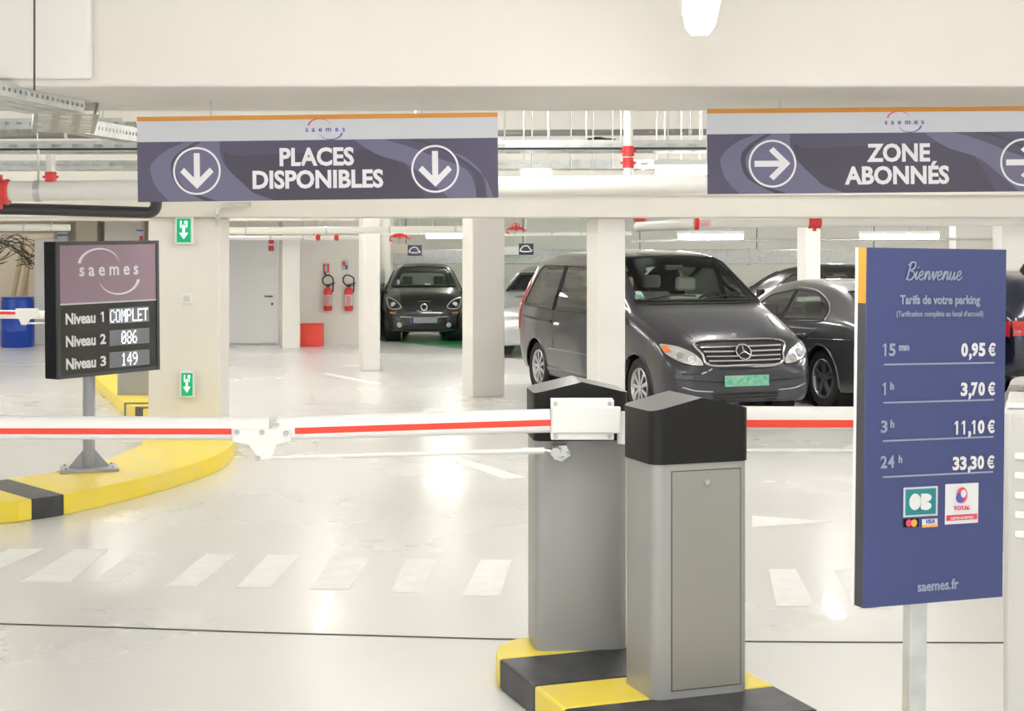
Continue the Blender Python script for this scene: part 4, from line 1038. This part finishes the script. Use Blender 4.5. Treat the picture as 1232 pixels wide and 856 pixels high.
for ax in ('R','l'):
    V.window([(-2.10,1.13),(-1.0,1.10),(-.98,1.56),(-1.0,1.66),(-1.75,1.66),(-1.90,1.60),(-2.02,1.42)],ax,'tglass','rear_side_window',0.006,0.010)
    V.window([(-.93,1.10),(.18,1.10),(.18,1.66),(-.91,1.66)],ax,'tglass','side_window',0.006,0.010)
    V.window([(.27,1.12),(1.18,1.12),(.98,1.24),(.55,1.56),(.42,1.64),(.27,1.65)],ax,'mglass','front_side_window',0.006,0.010)
    V.line([(.23,.33),(.23,1.75)],ax,0.006,'door_seam','trimb'); V.line([(-.96,.33),(-.96,1.72)],ax,0.006,'door_seam','trimb'); V.line([(1.24,.75),(1.24,1.12)],ax,0.006,'door_seam','trimb')
    V.line([(-2.05,.98),(-1.6,.965),(-1.0,.955)],ax,0.016,'slide_rail','trimb',0.0)
    V.line([(-1.15,.60),(0,.60),(1.1,.60)],ax,0.013,'rub_strip',V.paint,0.004)
    for x in (-.83,.36): V.line([(x,.93),(x+.09,.935),(x+.18,.93)],ax,0.020,'door_handle','chrome',0.022,per=3)
    V.line([(-1.15,.35),(0,.33),(1.15,.33)],ax,0.035,'side_sill',V.paint,0.0)
V.window([(-.66,1.12),(.66,1.12),(.56,1.60),(-.56,1.60)],'r','mglass','rear_window',0.006,0.014)
V.body()
G_=[(-.42,.72),(.42,.72),(.47,.90),(-.47,.90)]
G_=[(-.43,.635),(.43,.635),(.51,.855),(.43,.865),(-.43,.865),(-.51,.855)]
gp=V.patch(G_,'f',0.004,'grille','trimb')
V.line([(-.43,.63),(0,.62),(.43,.63),(.49,.74),(.525,.865),(0,.882),(-.525,.865),(-.49,.74)],'f',0.013,'grille_frame','chrome',0.012,gp,True)
for k in range(4):
    z=.672+k*.048; hw=.435+k*.019; V.line([(-hw,z),(-hw/2,z-.003),(0,z-.004),(hw/2,z-.003),(hw,z)],'f',0.0105,'grille_bar','chrome',0.012,gp)
c=V.proj(0,.752,'f',0.03); nrm=(V.proj(0,.752,'f',0.13)-c).normalized()
Ty=nrm.to_track_quat('Z','Y').to_matrix().to_4x4(); Te=Matrix.Translation(c)@Ty
mb=MB(); pts=[Te@Vector((.088*math.cos(2*PI*k/28),.088*math.sin(2*PI*k/28),0)) for k in range(29)]; mb.tube(pts,0.009,8,cap=False)
upv=(Te.inverted()@(c+Vector((0,0,1)))); ua=math.atan2(upv.y,upv.x)
for k in range(3):
    a=ua+2*PI*k/3; mb.tube([Te@Vector((0,0,0.006)),Te@Vector((.085*math.cos(a),.085*math.sin(a),0.0))],0.01,6,rs=[0.013,0.004])
mb.build('star_emblem','chrome',gp,smooth=True)
MB().lathe([(0,-.004),(.085,-.004),(.085,.0)],24,Te).build('emblem_base','trimb',gp)
c=V.proj(0,.935,'f',0.004); MB().lathe([(0,.012),(.025,.008),(.03,0)],14,Matrix.Translation(c)@Ty).build('hood_badge','chrome',V.root,smooth=True)
for sg in (-1,1):
    hl=[(sg*.50,.625),(sg*.62,.63),(sg*.76,.67),(sg*.865,.745),(sg*.885,.84),(sg*.85,.855),(sg*.72,.83),(sg*.58,.76),(sg*.505,.68)]
    p=V.patch(hl,'f',0.006,'headlight','lamp',0.03)
    V.line(hl,'f',0.006,'lamp_edge','trimb',0.006,p,True,3,6)
    for (y,z,rr) in ((.62,.69,.045),(.73,.735,.052)):
        cc=V.proj(sg*y,z,'f',0.008); nn=(V.proj(sg*y,z,'f',0.1)-cc).normalized(); Tm=Matrix.Translation(cc)@nn.to_track_quat('Z','Y').to_matrix().to_4x4()
        MB().lathe([(rr,.006),(rr*.9,.010),(rr*.5,-.0),(0,.006)],18,Tm).build('lamp_bowl','chrome',p,smooth=True)
    if sg<0: V.patch([(sg*.80,.76),(sg*.87,.77),(sg*.872,.835),(sg*.81,.82)],'f',0.012,'indicator','lampo',0.03,p)
    V.line([(sg*.40,.345),(sg*.60,.36),(sg*.75,.40)],'f',0.008,'bumper_crease','chrome',0.0)
    # mirror
    mb=MB().box((1.02,sg*1.06,1.13),(0.12,0.20,0.21)); mb.box((1.06,sg*.95,1.06),(0.06,0.10,0.06)); mb.build('wing_mirror',V.paint,V.root,bevel=0.04,seg=3)
    V.line([(sg*.50,.88),(sg*.58,.98),(sg*.66,1.12)],'f',0.004,'hood_crease',V.paint,0.002)
V.patch([(-.36,.235),(.36,.235),(.42,.325),(-.42,.325)],'f',0.003,'lower_grille','trimb')
for z in (.262,.292): V.line([(-.38,z),(0,z-.002),(.38,z)],'f',0.006,'grille_slat','dark',0.008)
V.patch([(-.30,.575),(.30,.575),(.33,.60),(-.33,.60)],'f',0.003,'upper_slot','trimb')
V.line([(-.82,.49),(-.5,.455),(-.25,.445)],'f',0.006,'bumper_line','trimb',0.0); V.line([(.82,.49),(.5,.455),(.25,.445)],'f',0.006,'bumper_line','trimb',0.0)
V.line([(-.86,.225),(-.5,.20),(0,.19),(.5,.20),(.86,.225)],'f',0.022,'bumper_lip',V.paint,0.0)
pc_=V.proj(0,.455,'f',0.012); MB().box((pc_.x+0.008,0,.455),(0.014,0.54,0.12)).build('number_plate','plateg',V.root,bevel=0.004)
V.line([(-.80,1.262),(0,1.255),(.80,1.262)],'f',0.018,'cowl','trimb',0.0)
for (a,b,c_,d_) in ((-.70,1.275,-.02,1.325),(.05,1.285,.72,1.30)):
    V.line([(a,b),((a+c_)/2,(b+d_)/2+.03),(c_,d_)],'f',0.009,'wiper','trimb',0.02)
V.line([(-.72,.40),(-.78,.28)],'f',0.004,'bumper_seam','trimb',0.0)
V.patch([(-.745,1.32),(-.66,1.32),(-.66,1.39),(-.73,1.39)],'f',0.009,'windscreen_sticker','signwhite')
V.patch([(-.74,1.32),(-.67,1.32),(-.67,1.345),(-.735,1.345)],'f',0.011,'windscreen_sticker','exitg')
for sg in (1,-1): V.seat(.42,sg*.42,.72,.52,'seat',0.60)
for sg in (1,-1,0): V.seat(-.85,sg*.55,.72,.48,'seat',0.60)
mb=MB().box((0.98,0,1.05),(0.55,1.60,0.20)); mb.build('dashboard','dark',V.root,bevel=0.06,seg=3)
MB().tube([(.72+.05*math.cos(a),.42+.19*math.sin(a),1.17+.19*math.cos(a)) for a in [2*PI*k/24 for k in range(25)]],0.014,8).build('steering_wheel','trimb',V.root,smooth=True)
c=V.proj(0,1.70,'f',-0.06); MB().box((c.x,0,1.66),(0.04,0.22,0.06)).build('rear_view_mirror','dark',V.root,bevel=0.01)
MB().bx(-2.1,1.2,-.84,.84,.30,.36).build('cabin_floor','seat',V.root)
# tail lights on rear corner
for sg in (-1,1):
    mb=MB(); pts=[V.proj(-2.26+.0*k,0.80+.09*k,'l' if sg>0 else 'R',0.004) for k in range(9)]
    mb.tube(pts,0.035,8,rs=[.01,.018,.02,.02,.02,.02,.02,.018,.01]); mb.build('tail_light','taill',V.root,smooth=True)
# ---- small black city car
st_=[( 1.36,.52,.22,.44,.42,.50,.55),( 1.33,.64,.20,.50,.52,.60,.66),( 1.26,.73,.19,.60,.58,.74,.80),( 1.12,.79,.18,.74,.62,.87,.93),( .94,.815,.18,.82,.66,.95,1.01),
 ( .80,.82,.18,.88,.69,1.00,1.055),( .62,.825,.18,.92,.68,1.10,1.16),( .30,.825,.18,.93,.62,1.31,1.38),( .05,.825,.18,.94,.58,1.42,1.49),(-.2,.825,.18,.95,.57,1.45,1.545),
 (-.8,.825,.18,.96,.56,1.44,1.54),(-1.12,.80,.22,.96,.54,1.36,1.46),(-1.25,.76,.28,.94,.52,1.20,1.28),(-1.33,.68,.34,.86,.48,1.0,1.06)]
sc=Vector(((507-616)*31.2/F,31.9)); srz=math.radians(-86)
Sm=Car('city_car','small black two seat city car parked nose out beside the narrow column',sc,srz,st_,'blackcar',(.935,-.935),.315,'rimd',7,'car',nx=80)
Sm.window([(-.64,1.085),(.64,1.085),(.60,1.18),(.51,1.40),(.45,1.45),(0,1.475),(-.45,1.45),(-.51,1.40),(-.60,1.18)],'f','mglass','windscreen',0.006,0.014)
Sm.window([(-.52,1.05),(.52,1.05),(.46,1.34),(-.46,1.34)],'r','mglass','rear_window',0.006,0.014)
for ax in ('R','l'):
    Sm.window([(-.50,.99),(.50,.99),(.42,1.10),(.12,1.34),(.0,1.385),(-.50,1.385)],ax,'mglass','side_window',0.006,0.010)
Sm.body()
for sg in (-1,1):
    hl=[(sg*.46,.70),(sg*.50,.655),(sg*.64,.65),(sg*.70,.69),(sg*.74,.83),(sg*.70,.86),(sg*.55,.80)]
    p=Sm.patch(hl,'f',0.006,'headlight','trimb',0.03); Sm.line(hl,'f',0.012,'lamp_edge','lamp',0.010,p,True,3,6)
    cc=Sm.proj(sg*.61,.73,'f',0.012); MB().lathe([(0,.01),(.05,.004),(.055,0)],16,Matrix.Translation(cc)@Matrix.Rotation(PI/2,4,'Y')).build('lamp_lens','lamp',p,smooth=True)
    cc=Sm.proj(sg*.49,.335,'f',0.01); MB().lathe([(0,.012),(.045,.006),(.05,0)],16,Matrix.Translation(cc)@Matrix.Rotation(PI/2,4,'Y')).build('fog_light','signwhite',Sm.root,smooth=True)
    Sm.patch([(sg*.56,.555),(sg*.68,.56),(sg*.68,.595),(sg*.56,.585)],'f',0.006,'indicator','lampo',0.04)
    mb=MB().box((.52,sg*.92,1.03),(0.09,0.17,0.12)); mb.box((.54,sg*.83,.99),(0.05,0.08,0.04)); mb.build('wing_mirror','blackcar',Sm.root,bevel=0.03,seg=3)
    Sm.seat(-.25,sg*.33,.50,.46,'seatd',0.55)
gp=Sm.patch([(-.40,.60),(.40,.60),(.43,.76),(-.43,.76)],'f',0.004,'grille','trimb')
cc=Sm.proj(0,.68,'f',0.015); mb=MB(); mb.tube([cc+Vector((0,.06*math.cos(2*PI*k/20),.06*math.sin(2*PI*k/20))) for k in range(21)],0.016,8,cap=False); mb.build('round_emblem','chrome',gp,smooth=True)
Sm.line([(-.15,.615),(0,.60),(.15,.615)],'f',0.008,'chrome_strip','chrome',0.01,gp); Sm.line([(-.13,.795),(0,.80),(.13,.795)],'f',0.005,'chrome_strip','chrome',0.004,gp)
Sm.line([(-.48,.50),(0,.47),(.48,.50)],'f',0.010,'bumper_strip','lamp',0.0)
p_=Sm.proj(0,.43,'f',0.01); o=MB().box((p_.x+.008,0,.43),(0.012,.52,.115)).build('number_plate','plateb',Sm.root); MB().box((p_.x+.016,-.235,.43),(0.004,.045,.115)).build('plate_band','plblue',o)
Sm.patch([(-.52,.25),(.52,.25),(.45,.33),(-.45,.33)],'f',0.004,'lower_grille','trimb'); Sm.line([(-.60,.24),(-.3,.215),(0,.21),(.3,.215),(.60,.24)],'f',0.010,'bumper_lip','dark',0.004)
Sm.line([(-.60,1.075),(-.2,1.10),(.1,1.085)],'f',0.008,'wiper','trimb',0.015)
Sm.patch([(-.54,1.12),(-.49,1.12),(-.49,1.21),(-.54,1.21)],'f',0.009,'windscreen_sticker','signwhite'); Sm.patch([(.02,1.11),(.14,1.105),(.14,1.13),(.02,1.14)],'f',0.009,'windscreen_sticker','signwhite')
MB().box((.52,0,.90),(0.4,1.3,0.16)).build('dashboard','dark',Sm.root,bevel=0.05); MB().tube([(.30,.33+.17*math.sin(a),.98+.17*math.cos(a)) for a in [2*PI*k/20 for k in range(21)]],0.014,6).build('steering_wheel','trimb',Sm.root,smooth=True)
# ---- saloon cars
sal=[( 2.32,.55,.22,.42,.42,.52,.56),( 2.26,.72,.20,.50,.56,.64,.68),( 2.10,.84,.18,.62,.70,.74,.78),( 1.7,.885,.18,.74,.76,.85,.89),( 1.2,.89,.19,.84,.78,.93,.97),
 ( .95,.89,.19,.87,.75,.98,1.03),( .55,.89,.19,.90,.66,1.17,1.22),( .15,.89,.19,.91,.59,1.32,1.38),(-.3,.89,.19,.92,.57,1.36,1.435),(-.9,.89,.19,.93,.58,1.31,1.39),(-1.4,.89,.19,.94,.62,1.17,1.25),
 (-1.75,.885,.20,.94,.68,1.06,1.10),(-2.05,.86,.24,.90,.70,.99,1.03),(-2.22,.80,.28,.82,.66,.92,.96),(-2.32,.70,.36,.70,.58,.80,.84)]
def saloon(loc,rz,paint,label,rimm,sp,holes=True):
    K=Car('saloon_car',label,loc,rz,sal,paint,(1.35,-1.35),.335,rimm,sp,'car',nx=100)
    for ax in ('R','l'):
        K.window([(-.42,.965),(.62,.955),(.40,1.08),(.12,1.235),(-.38,1.31)],ax,'mglass','front_side_window',0.006,0.008)
        K.window([(-1.38,1.0),(-.47,.97),(-.43,1.31),(-.85,1.285),(-1.12,1.20),(-1.30,1.10)],ax,'mglass','rear_side_window',0.006,0.008)
        K.line([(-1.42,.985),(-.9,.955),(0,.935),(.75,.925)],ax,0.011,'waist_trim','chrome',0.006)
        K.line([(-1.42,.985),(-1.30,1.12),(-1.1,1.225),(-.8,1.31),(-.4,1.335)],ax,0.009,'window_trim','chrome',0.006)
        K.line([(-.45,.30),(-.47,.95)],ax,0.005,'door_seam','trimb'); K.line([(-1.33,.90),(-1.05,.75),(-1.0,.45),(-.95,.30)],ax,0.005,'door_seam','trimb'); K.line([(.72,.30),(.78,.85)],ax,0.005,'door_seam','trimb')
        for x in (-1.08,-.20): K.line([(x,.80),(x+.10,.81),(x+.20,.80)],ax,0.018,'door_handle','chrome',0.020,per=3)
        K.line([(-2.0,.80),(-1.2,.775),(-.5,.73),(.5,.66)],ax,0.006,'body_crease',paint,0.001)
        K.line([(-.95,.24),(0,.225),(.95,.24)],ax,0.03,'side_sill',paint,0.0)
    K.window([(-.50,1.12),(.50,1.12),(.40,1.30),(-.40,1.30)],'r','tglass','rear_window',0.006,0.012)
    K.window([(-.62,1.02),(.62,1.02),(.50,1.30),(-.50,1.30)],'f','wglass','windscreen',0.006,0.012)
    K.body()
    for sg in (-1,1):
        K.patch([(sg*.40,.66),(sg*.76,.64),(sg*.78,.78),(sg*.44,.80)],'r',0.006,'tail_light','taill',0.04)
        K.patch([(sg*.50,.56),(sg*.80,.56),(sg*.80,.68),(sg*.56,.66)],'f',0.006,'headlight','lamp',0.04)
        mb=MB().box((.62,sg*.97,.98),(0.10,0.18,0.12)); mb.box((.62,sg*.88,.94),(0.05,0.08,0.04)); mb.build('wing_mirror',paint,K.root,bevel=0.03)
        K.seat(.05,sg*.36,.45,.5,'seatd',0.50)
    K.seat(-.95,0,.50,1.2,'seatd',0.45,False)
    p_=K.proj(0,.55,'r',0.01); MB().box((p_.x-.008,0,.55),(0.012,.52,.11)).build('number_plate','plateb',K.root)
    MB().box((.95,0,.84),(0.4,1.4,0.14)).build('dashboard','dark',K.root,bevel=0.05)
    return K
bk=-fwd
rw=Vector((3.70,18.22)); left_=Vector((-.942,-.336))
cc=rw-left_*.80+bk*1.35
saloon(cc,math.atan2(bk.y,bk.x),'clapaint','dark grey saloon car parked tail out beside the van',  'rimd',5).root.scale=(1.02,1,1.05)
saloon((0.74,28.3),math.radians(-105),'silvercar','silver saloon car glimpsed between the pale column and the van','rim',7).root.scale=(1,1,1.08)
# ---- two SUVs
suv=[( 2.30,.58,.30,.52,.48,.66,.72),( 2.24,.76,.28,.62,.62,.80,.86),( 2.0,.88,.26,.78,.74,.93,.98),( 1.5,.92,.26,.92,.78,1.04,1.08),( 1.15,.92,.26,.98,.77,1.10,1.15),
 ( .75,.92,.26,1.0,.70,1.33,1.40),( .40,.92,.26,1.01,.66,1.48,1.55),(-.2,.92,.26,1.02,.65,1.53,1.62),(-1.2,.92,.26,1.04,.64,1.50,1.60),(-1.8,.915,.28,1.06,.62,1.42,1.53),(-2.05,.90,.34,1.06,.62,1.28,1.38),(-2.22,.85,.42,.98,.62,1.08,1.12),(-2.30,.74,.48,.80,.56,.90,.94)]
def suvcar(loc,rz,paint,label):
    K=Car('estate_car',label,loc,rz,suv,paint,(1.32,-1.32),.345,'rimd',7,'car',nx=90)
    for ax in ('R','l'):
        K.window([(-.25,1.08),(.72,1.06),(.55,1.20),(.25,1.42),(-.23,1.46)],ax,'mglass','front_side_window',0.006,0.010)
        K.window([(-1.15,1.10),(-.31,1.08),(-.29,1.46),(-1.12,1.45)],ax,'tglass','rear_side_window',0.006,0.010)
        K.window([(-1.75,1.14),(-1.21,1.10),(-1.18,1.44),(-1.55,1.40)],ax,'tglass','quarter_window',0.006,0.010)
        K.line([(-1.8,1.09),(-.9,1.06),(.75,1.03)],ax,0.010,'waist_trim','chrome',0.006)
        K.line([(-1.5,1.56),(-.5,1.60),(.2,1.58)],'l' if ax=='l' else 'R',0.0001,'seam','trimb')
        for x in (-1.0,-.10): K.line([(x,.92),(x+.10,.93),(x+.20,.92)],ax,0.018,'door_handle','chrome',0.020,per=3)
        K.line([(-2.15,.86),(-1.0,.84),(1.0,.80)],ax,0.006,'body_crease',paint,0.001)
    K.window([(-.54,1.14),(.54,1.14),(.47,1.40),(-.47,1.40)],'r','tglass','rear_window',0.006,0.014)
    K.window([(-.66,1.15),(.66,1.15),(.56,1.46),(-.56,1.46)],'f','mglass','windscreen',0.006,0.014)
    K.body()
    for sg in (-1,1):
        K.patch([(sg*.66,.84),(sg*.85,.82),(sg*.85,1.00),(sg*.70,1.0)],'r',0.008,'tail_light','taill',0.04)
        K.patch([(-2.09,.82),(-2.19,.80),(-2.19,1.0),(-2.11,.98)],'l' if sg>0 else 'R',0.008,'tail_light','taill',0.04)
        K.patch([(sg*.50,.70),(sg*.82,.70),(sg*.82,.84),(sg*.56,.82)],'f',0.006,'headlight','lamp',0.04)
        mb=MB().box((.72,sg*1.02,1.10),(0.11,0.18,0.15)); mb.box((.72,sg*.92,1.05),(0.05,0.1,0.05)); mb.build('wing_mirror',paint,K.root,bevel=0.03)
        K.seat(.1,sg*.38,.62,.5,'seatd',0.55)
    K.seat(-.9,0,.62,1.2,'seatd',0.55,False)
    MB().tube([K.proj(-1.3,0,'t',0),K.proj(-1.3,0,'t',0)+Vector((-.06,0,.10))],0.02,8,rs=[.035,.012]).build('roof_antenna','trimb',K.root,smooth=True)
    return K
suvcar((5.35,26.6),math.radians(150),'blackcar','black estate car whose roof shows above the grey saloon')
rr=Vector((5.85,19.6)); cc=rr-left_*.80+bk*1.32
suvcar(cc,math.atan2(bk.y,bk.x),'navycar','dark navy estate car at the right edge of the photo')
# drop helper parts that are too small to matter
for o in [o for o in bpy.data.objects if o.name.startswith('seam')]: bpy.data.objects.remove(o)
